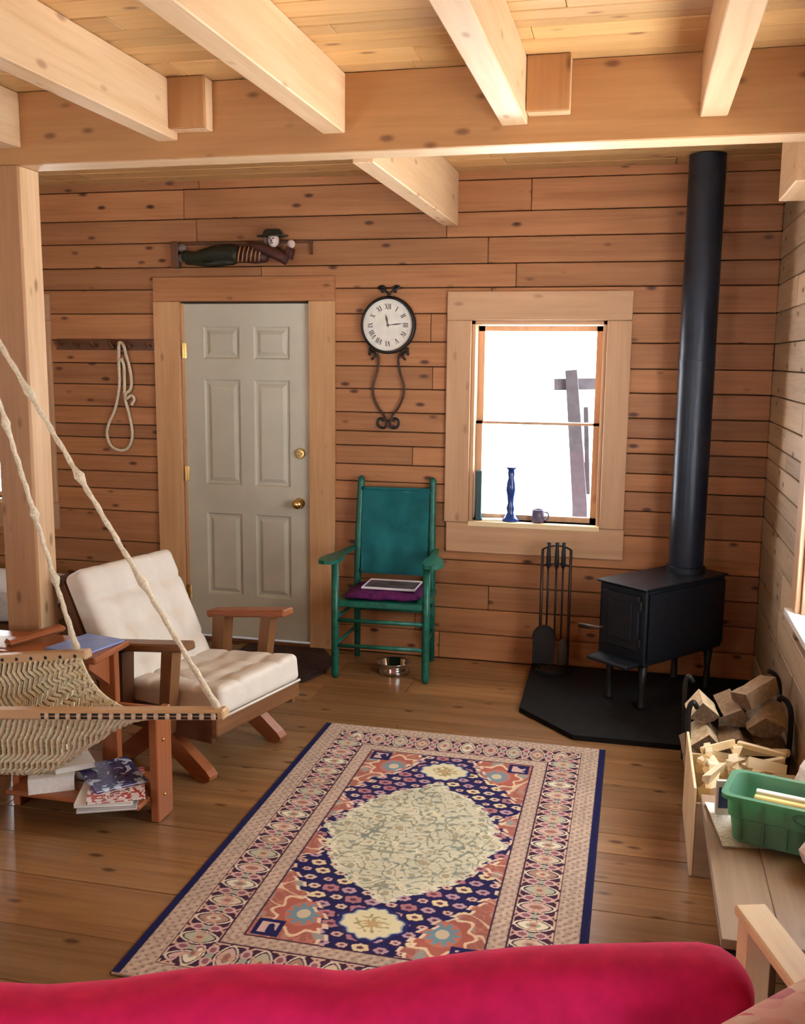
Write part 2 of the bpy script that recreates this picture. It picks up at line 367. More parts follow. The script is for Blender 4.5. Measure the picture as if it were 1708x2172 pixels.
# windows ---------------------------------------------------------------
def back_window(name, x0, x1):
    w = struct(name); z0, z1 = .84, 1.98
    for c in ((x0-.139, x0, z0-.01, z1, 2), (x1, x1+.132, z0-.01, z1, 2)):
        B(c[0], c[1], -.024, .0, c[2], c[3], ch=.003).build('casing', wood('wincasing', 2), w)
    B(x0-.139, x1+.132, -.024, 0, z1+.001, 2.14, ch=.003).build('casing', wood('wincasing', 0), w)
    B(x0-.126, x1+.136, -.024, 0, .655, z0-.012, ch=.003).build('casing', wood('wincasing', 0), w)
    B(x0+.001, x1-.001, -.03, .14, z0-.03, z0, ch=.003).build('sill', wood('pale', 0), w)
    for a, b in ((x0, x0+.022), (x1-.022, x1)): B(a, b, .0, .15, z0, z1, ch=.002).build('jamb', wood('wincasing', 2), w)
    B(x0, x1, 0, .15, z1-.022, z1, ch=.002).build('jamb', wood('wincasing', 0), w)
    sx0, sx1 = x0+.024, x1-.024
    for yy, zz0, zz1 in ((.075, z0+.002, 1.412), (.11, 1.398, z1-.024)):
        s = MB().box(sx0, sx0+.035, yy, yy+.03, zz0, zz1).box(sx1-.035, sx1, yy, yy+.03, zz0, zz1).box(sx0, sx1, yy, yy+.03, zz0, zz0+(.014 if zz0 > 1 else .03)).box(sx0, sx1, yy, yy+.03, zz1-(.014 if zz0 < 1 else .03), zz1)
        sa = s.build('sash', wood('wincasing', 2), w)
        p = B(sx0+.03, sx1-.03, yy+.013, yy+.017, zz0+.02, zz1-.02).build('pane', GLASS, w)
    return w
back_window('window_1', -.93, -.18); back_window('window_2', -4.43, -3.73)
WHITEP = plain('white_paint', (.82, .82, .80), .4)
def side_window(name, wall, a, b, z0, z1):
    w = struct(name)
    def bx(n, a0, a1, d0, d1, zz0, zz1, m):   # d: depth out of the room
        if wall == 'r': mb = B(XR+d0, XR+d1, a0, a1, zz0, zz1, ch=.003)
        elif wall == 'l': mb = B(XL-d1, XL-d0, a0, a1, zz0, zz1, ch=.003)
        else: mb = B(a0, a1, YB-d1, YB-d0, zz0, zz1, ch=.003)
        mb.build(n, m, w)
    bx('casing', a-.12, a, -.022, .0, z0, z1+.12, 'wincasing'); bx('casing', b, b+.12, -.022, .0, z0, z1+.12, 'wincasing'); bx('casing', a, b, -.022, 0, z1, z1+.12, 'wincasing')
    bx('sill', a-.1, b+.1, -.05, .15, z0-.03, z0, WHITEP)
    bx('jamb', a, a+.02, 0, .16, z0, z1, 'wincasing'); bx('jamb', b-.02, b, 0, .16, z0, z1, 'wincasing'); bx('jamb', a+.02, b-.02, 0, .16, z1-.02, z1, 'wincasing')
    n = max(1, round((b-a)/.95)); s = (b-a-.04)/n
    for i in range(n):
        c0 = a+.02+i*s; c1 = c0+s
        for q in ((c0, c0+.04, z0, z1-.02), (c1-.04, c1, z0, z1-.02), (c0+.04, c1-.04, z0, z0+.05), (c0+.04, c1-.04, z1-.06, z1-.02), (c0+.04, c1-.04, (z0+z1)/2-.015, (z0+z1)/2+.015)):
            bx('sash_rail', q[0], q[1], .08, .11, q[2], q[3], 'wincasing')
        for zz0, zz1 in ((z0+.05, (z0+z1)/2-.015), ((z0+z1)/2+.015, z1-.06)): bx('pane', c0+.038, c1-.038, .093, .097, zz0-.002, zz1+.002, GLASS)
k = 3
for wl, L in (('r', WIN_RIGHT), ('l', WIN_LEFT_ADDED), ('rear', WIN_REAR_ADDED)):
    for h in L: side_window('window_%d' % k, wl, *h); k += 1  # left and rear ones are out of view, added for their light

# door --------------------------------------------------------------------
door = struct('door_1')
B(-2.885, -2.717, -.026, 0, .0, 2.091, ch=.003).build('casing', wood('casing', 2), door)
B(-1.90+.005, -1.735, -.024, 0, .0, 2.091, ch=.003).build('casing', wood('casing', 2), door)
B(-2.885, -1.735, -.022, 0, 2.092, 2.235, ch=.003).build('casing', wood('wall', 0), door)
B(-2.715, -2.697, -.0, .15, .0, 2.09).build('jamb', wood('casing', 2), door)
B(-1.886+.0, -1.872+.0, -.0, .15, .0, 2.09).build('jamb', DARKJ, door)
B(-2.715, -1.885, 0.0, .15, 2.08, 2.092).build('jamb', DARKJ, door)
B(-2.715, -1.885, -.02, .15, 0, .022, ch=.003).build('threshold', 'darkwood', door)
sl = MB()
PC, PRW = [(-2.573, -2.339), (-2.250, -2.022)], [(1.752, 1.946), (.987, 1.63), (.291, .81)]
X0, X1, Z0, Z1, YD = -2.697, -1.889, .028, 2.078, .004
xs = [X0, PC[0][0], PC[0][1], PC[1][0], PC[1][1], X1]; zs = [Z0, .291, .81, .987, 1.63, 1.752, 1.946, Z1]
def q(x, z, y): return (x, YD+y, z)
def quad(mb, a, b, c, d): mb.add([a, b, c, d], [(0, 1, 2, 3)])
for i in range(5):
    for j in range(7):
        if i in (1, 3) and j in (1, 3, 5):
            a0, a1, b0, b1 = xs[i], xs[i+1], zs[j], zs[j+1]; prev = (a0, a1, b0, b1, 0)
            for ins, y in ((.010, .011), (.022, .012), (.045, .002)):
                cur = (a0+ins, a1-ins, b0+ins, b1-ins, y)
                P = [q(prev[0], prev[2], prev[4]), q(prev[1], prev[2], prev[4]), q(prev[1], prev[3], prev[4]), q(prev[0], prev[3], prev[4])]
                Q = [q(cur[0], cur[2], cur[4]), q(cur[1], cur[2], cur[4]), q(cur[1], cur[3], cur[4]), q(cur[0], cur[3], cur[4])]
                for e in range(4): quad(sl, P[e], P[(e+1) % 4], Q[(e+1) % 4], Q[e])
                prev = cur
            quad(sl, *Q)
        else: quad(sl, q(xs[i], zs[j], 0), q(xs[i+1], zs[j], 0), q(xs[i+1], zs[j+1], 0), q(xs[i], zs[j+1], 0))
sl.box(X0, X1, YD+.0125, YD+.045, Z0, Z1)
for a in (X0, X1): quad(sl, (a, YD, Z0), (a, YD, Z1), (a, YD+.045, Z1), (a, YD+.045, Z0))
quad(sl, (X0, YD, Z1), (X1, YD, Z1), (X1, YD+.02, Z1), (X0, YD+.02, Z1))
sl.build('door_slab', DOORM, door)
for z in (1.80, 1.05, .30): MB().cyl((-2.704, YD-.008, z-.045), (-2.704, YD-.008, z+.045), .008, 8).box(-2.702, -2.682, YD-.004, YD, z-.045, z+.045).build('hinge', BRASS, door)
Mk = Matrix.Translation((-1.963, YD, .893)) @ Matrix.Rotation(PI/2, 4, 'X')
MB().lathe([(.033, 0), (.034, .006), (.014, .012), (.012, .03), (.024, .04), (.031, .052), (.027, .066), (.012, .072), (.0001, .073)], 20, Mk).build('door_knob', BRASS, door, True)
Mk = Matrix.Translation((-1.957, YD, 1.196)) @ Matrix.Rotation(PI/2, 4, 'X')
MB().lathe([(.033, 0), (.033, .008), (.027, .016), (.0001, .017)], 20, Mk).box(-1.972, -1.942, YD-.032, YD-.017, 1.19, 1.202, ch=.003).build('deadbolt', BRASS, door, SM)

# outside the window -------------------------------------------------------
SNOW = plain('snow', (.85, .86, .88), .9)
gnd = B(-30, 30, .3, 30, -.5, -.4).build('ground', SNOW, kind='structure')
MB().box(8*0+XR+.3, 30, -30, .3, -.5, -.4).box(-30, XL-.3, -30, .3, -.5, -.4).box(XL-.3, XR+.3, -30, YB-.3, -.5, -.4).build('ground', SNOW, kind='structure')
SHADEW = plain('shaded_timber', (.055, .046, .052), .8, 0, .3, .2, 20)  # dark colour stands in for the shade under an unbuilt porch roof
pp = thing('porch_frame', 'outdoor porch post in painted shade with crossbeam and brace beyond the window', 'porch', (-.36, 1.25, -.4))
MB().tube([(-.09, 0, 2.1), (0, 0, 1.2), (.05, 0, 0)], [.055, .07, .085], 4).build('post', SHADEW, pp)
MB().tube([(-.21, 0, 2.0), (.55, .25, 2.02)], .055, 4).build('crossbeam', SHADEW, pp)
MB().tube([(.05, .03, 1.25), (.015, .03, 1.85)], .022, 4).build('brace', SHADEW, pp)
MB().tube([(.55, .25, 2.02), (.5, .25, 0)], .05, 4).build('post', SHADEW, pp)

# ------------------------------------------------------------------ rug
def make_rug():
    X0, X1, Y0, Y1 = -1.402, -.076, -3.235, -1.203
    W, H = X1-X0, Y1-Y0; nx, ny = 420, 640
    x = np.linspace(0, W, nx+1); y = np.linspace(0, H, ny+1)
    gx, gy = np.meshgrid(x, y, indexing='ij')
    cx, cyy = gx-W/2, gy-H/2                       # centred, metres
    ax_, ay_ = np.abs(cx), np.abs(cyy)
    r = np.random.RandomState(5)
    def C(h): return np.array(rgb(h))
    navy, navy2, cream, sage, pink, rust, maroon, beige, teal, rose = map(C, ('#23214f', '#2b2a5e', '#d8d0b6', '#aeac96', '#bd968c', '#9c6253', '#43253a', '#b7a18f', '#64808a', '#c6a69c'))
    col = np.zeros(gx.shape+(3,)); col[:] = beige
    def put(m, c): col[m] = c
    def noise(f, seed):
        rr = np.random.RandomState(seed); a = np.zeros(gx.shape)
        for k in range(7):
            th, ph = rr.uniform(0, 2*PI), rr.uniform(0, 2*PI); fk = f*rr.uniform(.7, 1.4)
            a += np.sin(fk*(gx*math.cos(th)+gy*math.sin(th))*2*PI+ph)
        return a/7
    def knot(p, amp=.006, f=24): return amp*np.sign(np.sin(p*f*2*PI))*np.abs(np.sin(p*f*2*PI))**.5
    jag = .012*noise(9, 3)
    # side stripes: navy selvage | beige guard | main border | beige guard | field
    ex = W/2-ax_; ey = H/2-ay_; e = np.minimum(ex, ey+.028)           # no navy across the ends
    ends = ey+.028 < ex
    along = np.where(ends, cx, cyy)
    g1 = (e < .098)
    guard = .5+.5*np.sin(along*2*PI/.035)*np.sin((e-.03)*2*PI/.034)
    spk = noise(38, 61); put(spk > .12, beige*.80); put(spk < -.25, C('#bda795')); put(guard > .8, C('#8f7566'))
    inb = (e >= .104) & (e < .236); t = (e-.104)/.132                  # main border
    put(inb, maroon)
    per = .106; ph = (along/per) % 1.0; idx = np.floor(along/per).astype(int)
    a_, b_ = (ph-.5)*per, (t-.5)*.132
    fl = [cream, rose, sage, C('#a58170'), C('#c9b79c')]
    big = (np.abs(a_)/.031)**1.6+(np.abs(b_)/.056)**1.5
    for k in range(5):
        m = inb & (idx % 5 == k)
        put(m & (big < 1.25), cream*.95); put(m & (big < 1.0), maroon*1.2); put(m & (big < .82), fl[k]); put(m & (big < .30), fl[(k+2) % 5]*.8); put(m & (big < .10), rust)
    a2 = (((along/per)+.5) % 1.0-.5)*per
    stem = np.abs(np.abs(a2)-(.020+.018*np.cos(b_/.132*2*PI*1.5)))
    put(inb & (stem < .0055), C('#c29a86'))
    sm = (np.abs(a2)/.017)**2+((np.abs(b_)-.028)/.024)**2
    put(inb & (sm < 1), rose); put(inb & (sm < .35), C('#8e5b66'))
    ctr = (a2/.012)**2+(b_/.012)**2; put(inb & (ctr < 1), C('#9fa08c'))
    for lo, hi in ((.098, .104), (.236, .242)): put((e >= lo) & (e < hi), maroon*.9)
    for lo, hi in ((.104, .109), (.231, .236)): put((e >= lo) & (e < hi) & (np.sin(along*2*PI/.06) > -.7), C('#cbaa96'))
    fx, fy = W/2-.300, H/2-.272                                          # field half sizes
    put((e >= .242), beige*1.02)
    put((e >= .242) & (spk > .15), beige*.84); put((e >= .242) & (spk < -.25), C('#c2ab99')); g2 = (e >= .242) & (guard > .78); put(g2, C('#9a7c6e'))
    field = (ax_ < fx) & (ay_ < fy)
    put((ax_ < fx+.006) & (ay_ < fy+.006), maroon)
    put(field, rust)
    # rust spandrels: cream curls and rosettes
    n1 = noise(5.5, 11); n2 = noise(9, 12); n3 = noise(16, 13)
    put(field & (np.abs(n3) < .07), rust*1.35); put(field & (n2 > .22), C('#b0786a')); put(field & (n2 > .36), C('#8f9088'))
    put(field & (np.abs(n1) < .030), C('#d2b398'))
    d = np.sqrt((ax_-fx*.62)**2+((ay_-fy*.80)/1.15)**2)
    lob = .095+.012*np.cos(np.arctan2(ay_-fy*.8, ax_-fx*.62)*8)
    put(field & (np.abs(d-lob) < .006), C('#d8bd9c')); put(field & (d < lob-.006), C('#a65f50')); put(field & (d < .06), C('#b5705f')); put(field & (d < .045+.012*np.cos(np.arctan2(ay_-fy*.8, ax_-fx*.62)*10)), teal*1.2); put(field & (d < .022), C('#c6b597'))
    q_ = (np.maximum(np.abs(ax_-fx+.055)/.045, np.abs(ay_-fy+.05)/.045)); put(field & (q_ < 1), navy); put(field & (q_ < .62) & (n3 > -.1), rose)
    # navy stepped lozenge
    prof_y = np.array([0, .07, .11, .165, .22, .27, .34, .40, .46, .52, .60, .68, .72, .75, .80, .84]); prof_x = np.array([.37, .365, .315, .285, .315, .37, .355, .30, .275, .21, .155, .13, .115, .12, .08, .0])
    step = .004
    pw = np.interp(ay_, prof_y, prof_x)+.012*np.sign(np.sin(ay_*2*PI/.055))+.4*jag
    nav = field & (ax_ < pw) & (ay_ < .84)
    put(field & (ax_ < pw+.012) & (ay_ < .85), C('#d8c0a4'))
    put(nav, navy)
    # flower sprigs on the navy in staggered rows
    sx, sy_ = .062, .050; row = np.floor(cyy/sy_).astype(int); ox = (cx/sx+.5*(row % 2)); cellx = np.floor(ox).astype(int)
    ux = (ox-cellx-.5)*sx; uy = (cyy/sy_-row-.5)*sy_
    hsh = ((cellx*7919+row*104729) % 97)/97.0
    rad = .013+.013*hsh; dd = np.sqrt((ux*.85+.006*(hsh-.5))**2+(uy*1.2)**2)*(1+.09*np.cos(np.arctan2(uy, ux)*6+hsh*6))
    put(nav & (dd < rad+.006), maroon*.6+navy*.3); 
    for k, c in enumerate((rose, C('#cbb7a2'), C('#b394a0'), C('#d4c39a'), C('#a8737a'))):
        put(nav & (dd < rad) & (np.floor(hsh*4.99).astype(int) == k), c)
    put(nav & (dd < rad*.4), C('#6a3a44'))
    # cream medallion
    my = np.array([0, .03, .07, .12, .16, .21, .25, .30, .33, .37, .40, .43, .46]); mx = np.array([.335, .325, .285, .29, .265, .255, .225, .20, .155, .13, .07, .035, .02])
    mw = np.interp(ay_, my, mx)+.008*np.sign(np.sin(ay_*2*PI/.048))+.3*jag
    med = field & (ax_ < mw) & (ay_ < .46)
    put(field & (ax_ < mw+.010) & (ay_ < .47), C('#c6c3ad')); put(med, C('#c2be a4'.replace(' ','')))
    k1, k2, k3 = noise(13, 21), noise(20, 22), noise(6, 23)
    put(med & (np.abs(k1) < .075), C('#8d8a72')); put(med & (np.abs(k2) < .055), C('#d3ccab')); put(med & (k2 > .38), C('#8a8f80')); put(med & (k1 > .42), C('#a79a7c')); put(med & (np.abs(k3) < .02), C('#7d8276'))
    lz = np.maximum(np.abs(cx)/.10, np.abs(cyy)/.14); put(med & (np.abs(lz-1) < .03) & (k1 > 0), C('#98947c'))
    put(med & (np.abs(mw-ax_) < .014) & (n3 > 0), C('#d9d3b6'))
    # pendants at both ends of the medallion
    pd_ = (np.abs(cx)/.098)**1.5+(np.abs(ay_-.592)/.082)**1.5+.10*np.cos(np.arctan2(ay_-.592, cx)*12)
    put(field & (pd_ < 1.35), navy2); put(field & (pd_ < 1.12), C('#8f9aa0')); put(field & (pd_ < 1.0), C('#d6cda6')); put(field & (pd_ < .45) & (np.abs(k2) < .16), C('#a39468')); put(field & (pd_ < .14), C('#b89a6e'))
    put(ex < .024, C('#1b1b44'))
    col *= (1+.10*noise(3, 41)[..., None]) * (1+.09*(r.rand(*gx.shape)[..., None]-.5))
    col = np.clip(col, .003, .9)
    nv = (nx+1)*(ny+1); z = .0075+.0012*np.sin(gx*5)*np.sin(gy*3)
    v = np.stack([gx+X0, gy+Y0, z], -1).reshape(-1, 3); c0 = v.mean(0)*np.array([1, 1, 0])
    I = np.arange(nv).reshape(nx+1, ny+1)
    f = np.stack([I[:-1, :-1], I[1:, :-1], I[1:, 1:], I[:-1, 1:]], -1).reshape(-1, 4)
    me = bpy.data.meshes.new('rug'); nf = len(f)
    me.vertices.add(nv); me.vertices.foreach_set('co', (v-c0).ravel()); me.loops.add(nf*4); me.loops.foreach_set('vertex_index', f.ravel())
    me.polygons.add(nf); me.polygons.foreach_set('loop_start', np.arange(0, nf*4, 4)); me.polygons.foreach_set('loop_total', np.full(nf, 4)); me.update()
    a = me.color_attributes.new('Col', 'FLOAT_COLOR', 'POINT'); a.data.foreach_set('color', np.concatenate([col.reshape(-1, 3), np.ones((nv, 1))], 1).ravel())
    me.materials.append(vcol('rug_pile', .95, .35)); me.polygons.foreach_set('use_smooth', [True]*nf)
    o = bpy.data.objects.new('area_rug', me); COL.objects.link(o); o.location = c0
    tag(o, 'oriental area rug with cream medallion on navy and rust ground', 'rug')
    NAVYF = fabric('rug_binding', rgb('#1b1b44'), .2, .9, 120, .3); BEI = fabric('rug_end', rgb('#a08a76'), .2, .9, 120, .3)
    for xx in (X0, X1): MB().tube([(xx, Y0, .004), (xx, -2.2, .0045), (xx, Y1, .004)], .0042, 8).build('side_binding', NAVYF).parent = o
    for yy in (Y0, Y1): MB().tube([(X0, yy, .004), (X1, yy, .004)], .004, 8).build('end_binding', BEI).parent = o
    for ch in o.children: ch.location = Vector(ch.location)-o.location
make_rug()
tag(MB().prism([(-2.28, -.06), (-1.80, -.045), (-1.66, -.26), (-1.655, -.46), (-1.72, -.66), (-2.02, -.68), (-2.30, -.60)], .001, .012).build('doormat', MATB), 'dark brown crumpled doormat in front of the pale door', 'mat')

# ------------------------------------------------------------------ stove corner
tag(MB().prism([(-.53, -.045), (-.515, -.80), (-.227, -1.107), (.665, -1.10), (.665, -.045)], .001, .026).build('hearth_pad', plain('hearth_black', (.008, .007, .006), .85, 0, .15, .3, 15)), 'black hearth pad with a cut corner under the stove', 'hearth')
st = thing('wood_stove', 'black box wood stove on short legs set cornerwise on the hearth', 'stove', (.087, -.728, .026), math.radians(50.8))
# local: x along the long side away from the door, y to the left of it, origin at the near corner
zt, zb, Ls, Ws = .634, .235, .64, .30
MB().box(0, Ls, 0, Ws, zb, zt-.012, ch=.006).build('firebox', STOVE, st)
MB().box(-.018, Ls+.012, -.012, Ws+.012, zt-.012, zt, ch=.004).build('top_plate', STOVE, st)
dr = MB().box(-.016, -.001, .035, Ws-.03, zb+.075, zt-.045, ch=.004).build('door', STOVE, st)
MB().box(-.022, -.0165, .075, Ws-.075, zb+.12, zt-.09, ch=.002).build('door_panel', STOVE, st)
for z in (zb+.12, zt-.09): MB().cyl((-.012, .026, z-.022), (-.012, .026, z+.022), .008, 8).build('door_hinge', IRON, st)
MB().tube([(-.01, Ws-.045, .39), (-.05, Ws-.035, .39), (-.06, Ws+.005, .385), (-.062, Ws+.075, .38)], [.007, .008, .012, .014], 8).build('door_handle', BRONZE, st, True)
MB().box(-.11, -.001, .02, Ws-.02, zb-.002, zb+.018, ch=.006).build('ash_lip', STOVE, st)
for x in (.05, Ls-.05):
    for y in (.045, Ws-.045): MB().tube([(x, y, zb+.004), (x, y, .12), (x, y, .012), (x, y, 0)], [.026, .016, .020, .026], 8).build('leg', IRON, st, True)
MB().box(.012, Ls-.012, -.0119, -.0085, zb+.03, zt-.03).build('side_panel', STOVE, st)
MB().lathe([(.102, 0), (.102, .03), (.091, .034)], 24, Matrix.Translation((.512, .160, zt))).build('flue_collar', STOVE, st, SM)
pc = (.282, -.235)
Ms = RZ(math.radians(50.8), (.087, -.728, .026)); pw = Ms @ Vector((.512, .160, zt+.034))
pf = thing('stove_pipe', 'tall black flue pipe rising from the stove to the ceiling', 'pipe', (pw.x, pw.y, pw.z))
hp = 2.785-pw.z
MB().lathe([(.091, 0), (.091, hp*.5)], 32).build('pipe_section', PIPE, pf, SM)
MB().lathe([(.0925, hp*.5), (.0925, hp*.5+.03), (.091, hp*.5+.031), (.091, hp)], 32).build('pipe_section', PIPE, pf, SM)
# fire tools
ft = thing('fireplace_tools', 'black iron fireplace tool stand with shovel brush and poker', 'tool set', (-.40, -.17, .026), .12)
MB().prism([(.10*math.cos(a)*1.0, .07*math.sin(a)) for a in np.linspace(0, 2*PI, 20, endpoint=False)], 0, .014).build('base', IRON, ft)
for x in (-.078, .078):
    MB().tube([(x, 0, .012), (x, 0, .70)], .0085, 8).build('upright', BRONZE, ft, True)
for z, dz in ((.605, .02), (.70, .025)):
    MB().tube(smooth_path([(-.078, 0, z), (-.04, -.012, z+dz*.8), (0, -.016, z+dz), (.04, -.012, z+dz*.8), (.078, 0, z)], 4), .006, 6).build('arch_bar', IRON, ft, True)
for nm, x, hd in (('shovel', -.045, 0), ('poker', .0, 1), ('brush', .036, 2)):
    tl = MB().tube([(x, -.03, .16 if hd else .25), (x, -.03, .62)], .0055, 6).tube([(x, -.03, .60), (x, -.03, .62), (x, -.03, .70), (x, -.03, .725), (x, -.03, .742), (x, -.03, .75)], [.007, .013, .011, .007, .011, .003], 8).build(nm, IRON, ft, True)
    if hd == 0:
        sh = []
        for i in range(13):
            a = PI*i/12; sh.append((.062*math.cos(a), .20+.075*math.sin(a)))
        Mx = Matrix.Translation((x-.012, -.036, 0)) @ Matrix.Rotation(PI/2, 4, 'X')
        MB().prism([(-.062, .055), (.062, .055)]+sh, 0, .006, Mx).tube([(x-.012+.062*math.cos(PI*i/12), -.044, .20+.075*math.sin(PI*i/12)) for i in range(13)], .006, 6).build('shovel_blade', IRON, ft)
    elif hd == 1: MB().tube([(x, -.03, .17), (x, -.03, .06), (x-.03, -.03, .05)], .006, 6).build('poker_tip', IRON, ft)
    else:
        MB().lathe([(.012, .20), (.024, .17), (.032, .06), (.0001, .058)], 12, Matrix.Translation((x+.012, -.03, 0))).build('brush_head', plain('bristle', (.06, .045, .03), .95), ft, True)

# ------------------------------------------------------------------ green armchair
gc = thing('green_armchair', 'green painted wooden armchair with teal cloth back by the window', 'chair', (-1.335, -.30, 0), .05)
def gl(x, y, x2, y2, z0, z1, r0, r1): return MB().tube([(x, y, z0), (x, y, z0+.02), ((x+x2)/2, (y+y2)/2, (z0+z1)/2), (x2, y2, z1)], [r0, r1, r1, r1], 10)
for s in (-1, 1):
    gl(s*.255, -.20, s*.255, -.195, 0, .655, .015, .021).build('front_leg', GREEN, gc, True)
    MB().tube([(s*.225, .215, 0), (s*.222, .20, .42), (s*.218, .215, .75), (s*.213, .255, 1.045), (s*.213, .258, 1.07), (s*.212, .26, 1.085)], [.017, .022, .022, .020, .020, .006], 10).build('back_post', GREEN, gc, True)
    arm = [(-.012, .22), (.012, .22), (.016, .0), (.045, -.10), (.052, -.20), (.036, -.262), (.0, -.278), (-.034, -.262), (-.05, -.20), (-.044, -.10), (-.022, .0)]
    MB().prism([(x*1.15, y) for x, y in arm], 0, .020, Matrix.Translation((s*.268, 0, .655)) @ Matrix.Rotation(s*.10, 4, 'Z')).build('armrest', GREEN, gc)
    for z in (.19, .34): MB().tube([(s*.252, -.20, z), (s*.226, .205, z)], .010, 8).build('side_rung', GREEN, gc, True)
for z in (.185, .33): MB().tube([(-.255, -.20, z), (.255, -.20, z)], .012, 8).build('front_rung', GREEN, gc, True)
MB().tube([(-.222, .205, .30), (.222, .205, .30)], .012, 8).build('back_rung', GREEN, gc, True)
MB().box(-.255, .255, -.205, -.18, .405, .44, ch=.006).box(-.222, .222, .18, .20, .405, .44, ch=.005).box(-.255, -.23, -.19, .19, .405, .437, ch=.005).box(.23, .255, -.19, .19, .405, .437, ch=.005).build('seat_rail', GREEN, gc)
MB().box(-.235, .235, -.185, .185, .425, .439).build('seat', GREEN, gc)
for z, yb in ((1.0, .243), (.535, .197)): MB().tube([(-.215, yb, z), (.215, yb, z)], .012, 8).build('back_rail', GREEN, gc, True)
def bk(u, v):
    x = -.198+.396*u; z = .525+.49*v; y = .178+.052*v+.018*math.sin(PI*v)*math.sin(PI*u)+.003*math.sin(u*17+v*3)
    return (x, y, z)
mb = MB().grid(bk, 24, 16); mb.grid(lambda u, v: (bk(u, v)[0], bk(u, v)[1]+.012, bk(u, v)[2]), 24, 16)
mb.tube([bk(u/20, 1) for u in range(21)], .010, 6).tube([bk(u/20, 0) for u in range(21)], .008, 6)
mb.build('cloth_back', TEAL, gc, True)
cu = MB().rbox(.43, .36, .05, .024, 6, lambda p: (p.x*(1-.06*(p.y > 0)), p.y, p.z*(1-.5*(abs(p.x)/.215)**4)*(1-.4*(abs(p.y)/.18)**4)+.004*math.sin(p.x*40)), Matrix.Rotation(.04, 4, 'Z')).build('seat_cushion', PURPLE, None, True)
cu.location = (-1.335, -.30, .439+.022); cu.rotation_euler = (0, 0, .05); tag(cu, 'flat purple seat cushion on the green armchair', 'cushion')
tb = thing('tray', 'dark printed tray with a white rim lying on the purple cushion', 'tray', (-1.31, -.29, .487), .02)
MB().box(-.15, .15, -.105, .105, 0, .008).build('tray_base', plain('tray_dark', (.10, .075, .10), .4, 0, .5, .7, 14), tb)
MB().tube([(-.15, -.105, .008), (.15, -.105, .008), (.15, .105, .008), (-.15, .105, .008)], .007, 8, True).build('tray_rim', plain('tray_rim', (.75, .72, .78), .35), tb)
bw = MB().lathe([(.085, 0), (.093, .004), (.082, .03), (.076, .055), (.094, .066), (.100, .064), (.096, .069), (.074, .060), (.068, .02), (.0001, .012)], 36).build('dog_bowl', STEEL, None, True)
bw.location = (-1.285, -.345, .0345); tag(bw, 'shiny steel pet bowl on the floor under the green armchair', 'bowl')

# ------------------------------------------------------------------ wall clock
ck = thing('wall_clock', 'round white wall clock in scrolled dark iron frame', 'clock', (-1.41, 0, 1.953))
MR = Matrix.Rotation(PI/2, 4, 'X')
MB().lathe([(.158, .004), (.164, .03), (.158, .05), (.146, .052), (.146, .035)], 48, MR, caps=False).build('rim', IRON, ck, True)
MB().lathe([(.147, .004), (.147, .04), (.0001, .0401)], 48, MR).build('face', plain('clock_face', (.74, .71, .63), .5, 0, .3, .08, 25), ck)
MB().lathe([(.138, .0412), (.1365, .0412)], 48, MR, caps=False).lathe([(.122, .0412), (.121, .0412)], 48, MR, caps=False).build('minute_ring', plain('clock_ring', (.45, .42, .36), .6), ck)
NUM = ['XII', 'I', 'II', 'III', 'IV', 'V', 'VI', 'VII', 'VIII', 'IX', 'X', 'XI']
INK = plain('clock_ink', (.10, .085, .07), .6)
for i, s in enumerate(NUM):
    a = -2*PI*i/12; mb = MB(); wds = {'I': .009, 'V': .020, 'X': .020}; tw = sum(wds[c] for c in s); x = -tw/2; Hn = .030
    for c in s:
        w = wds[c]; xc = x+w/2; x += w
        def stroke(xa, za, xb, zb, t):
            d = Vector((xb-xa, 0, zb-za)).normalized(); nn = Vector((-d.z, 0, d.x))*t/2
            pts = [Vector((xa, 0, za))-nn, Vector((xa, 0, za))+nn, Vector((xb, 0, zb))+nn, Vector((xb, 0, zb))-nn]
            Mn = Matrix.Rotation(-a, 4, 'Y'); P = [Mn @ (p+Vector((0, 0, .104))) for p in pts]
            mb.add([(p.x, -.0408, p.z) for p in P]+[(p.x, -.0418, p.z) for p in P], [(4, 5, 6, 7), (0, 1, 5, 4), (1, 2, 6, 5), (2, 3, 7, 6), (3, 0, 4, 7)])
        if c == 'I': stroke(xc, -Hn/2, xc, Hn/2, .0052)
        if c == 'V': stroke(xc-.007, Hn/2, xc, -Hn/2, .0048); stroke(xc+.007, Hn/2, xc, -Hn/2, .0026)
        if c == 'X': stroke(xc-.007, Hn/2, xc+.007, -Hn/2, .0048); stroke(xc+.007, Hn/2, xc-.007, -Hn/2, .0026)
    mb.build('numeral', INK, ck)
for nm, ang, ln, t in (('hour_hand', 348, .062, .009), ('minute_hand', 84, .092, .006)):
    a = math.radians(ang); d = Vector((math.sin(a), 0, math.cos(a))); nn = Vector((d.z, 0, -d.x))
    P = [d*-.018, nn*t*.7+d*ln*.6, d*ln, -nn*t*.7+d*ln*.6]
    MB().add([(p.x, -.0425, p.z) for p in P]+[(p.x, -.0445, p.z) for p in P], [(0, 1, 2, 3), (7, 6, 5, 4), (0, 4, 5, 1), (1, 5, 6, 2), (2, 6, 7, 3), (3, 7, 4, 0)]).build(nm, INK, ck)
MB().lathe([(.008, .041), (.007, .047), (.0001, .048)], 12, MR).build('hub', INK, ck)
sc = MB(); yy = -.018
for s in (-1, 1):
    sc.tube(smooth_path([(0, yy, .158), (s*.012, yy, .185), (s*.045, yy, .205)], 4)+[(s*(.040+.026*math.cos(a)*(1-i/26)), yy, .198+.026*math.sin(a)*(1-i/26)) for i, a in enumerate(np.linspace(.4, 5.2, 18))], .0066, 6)
sc.build('top_scroll', IRON, ck, True)
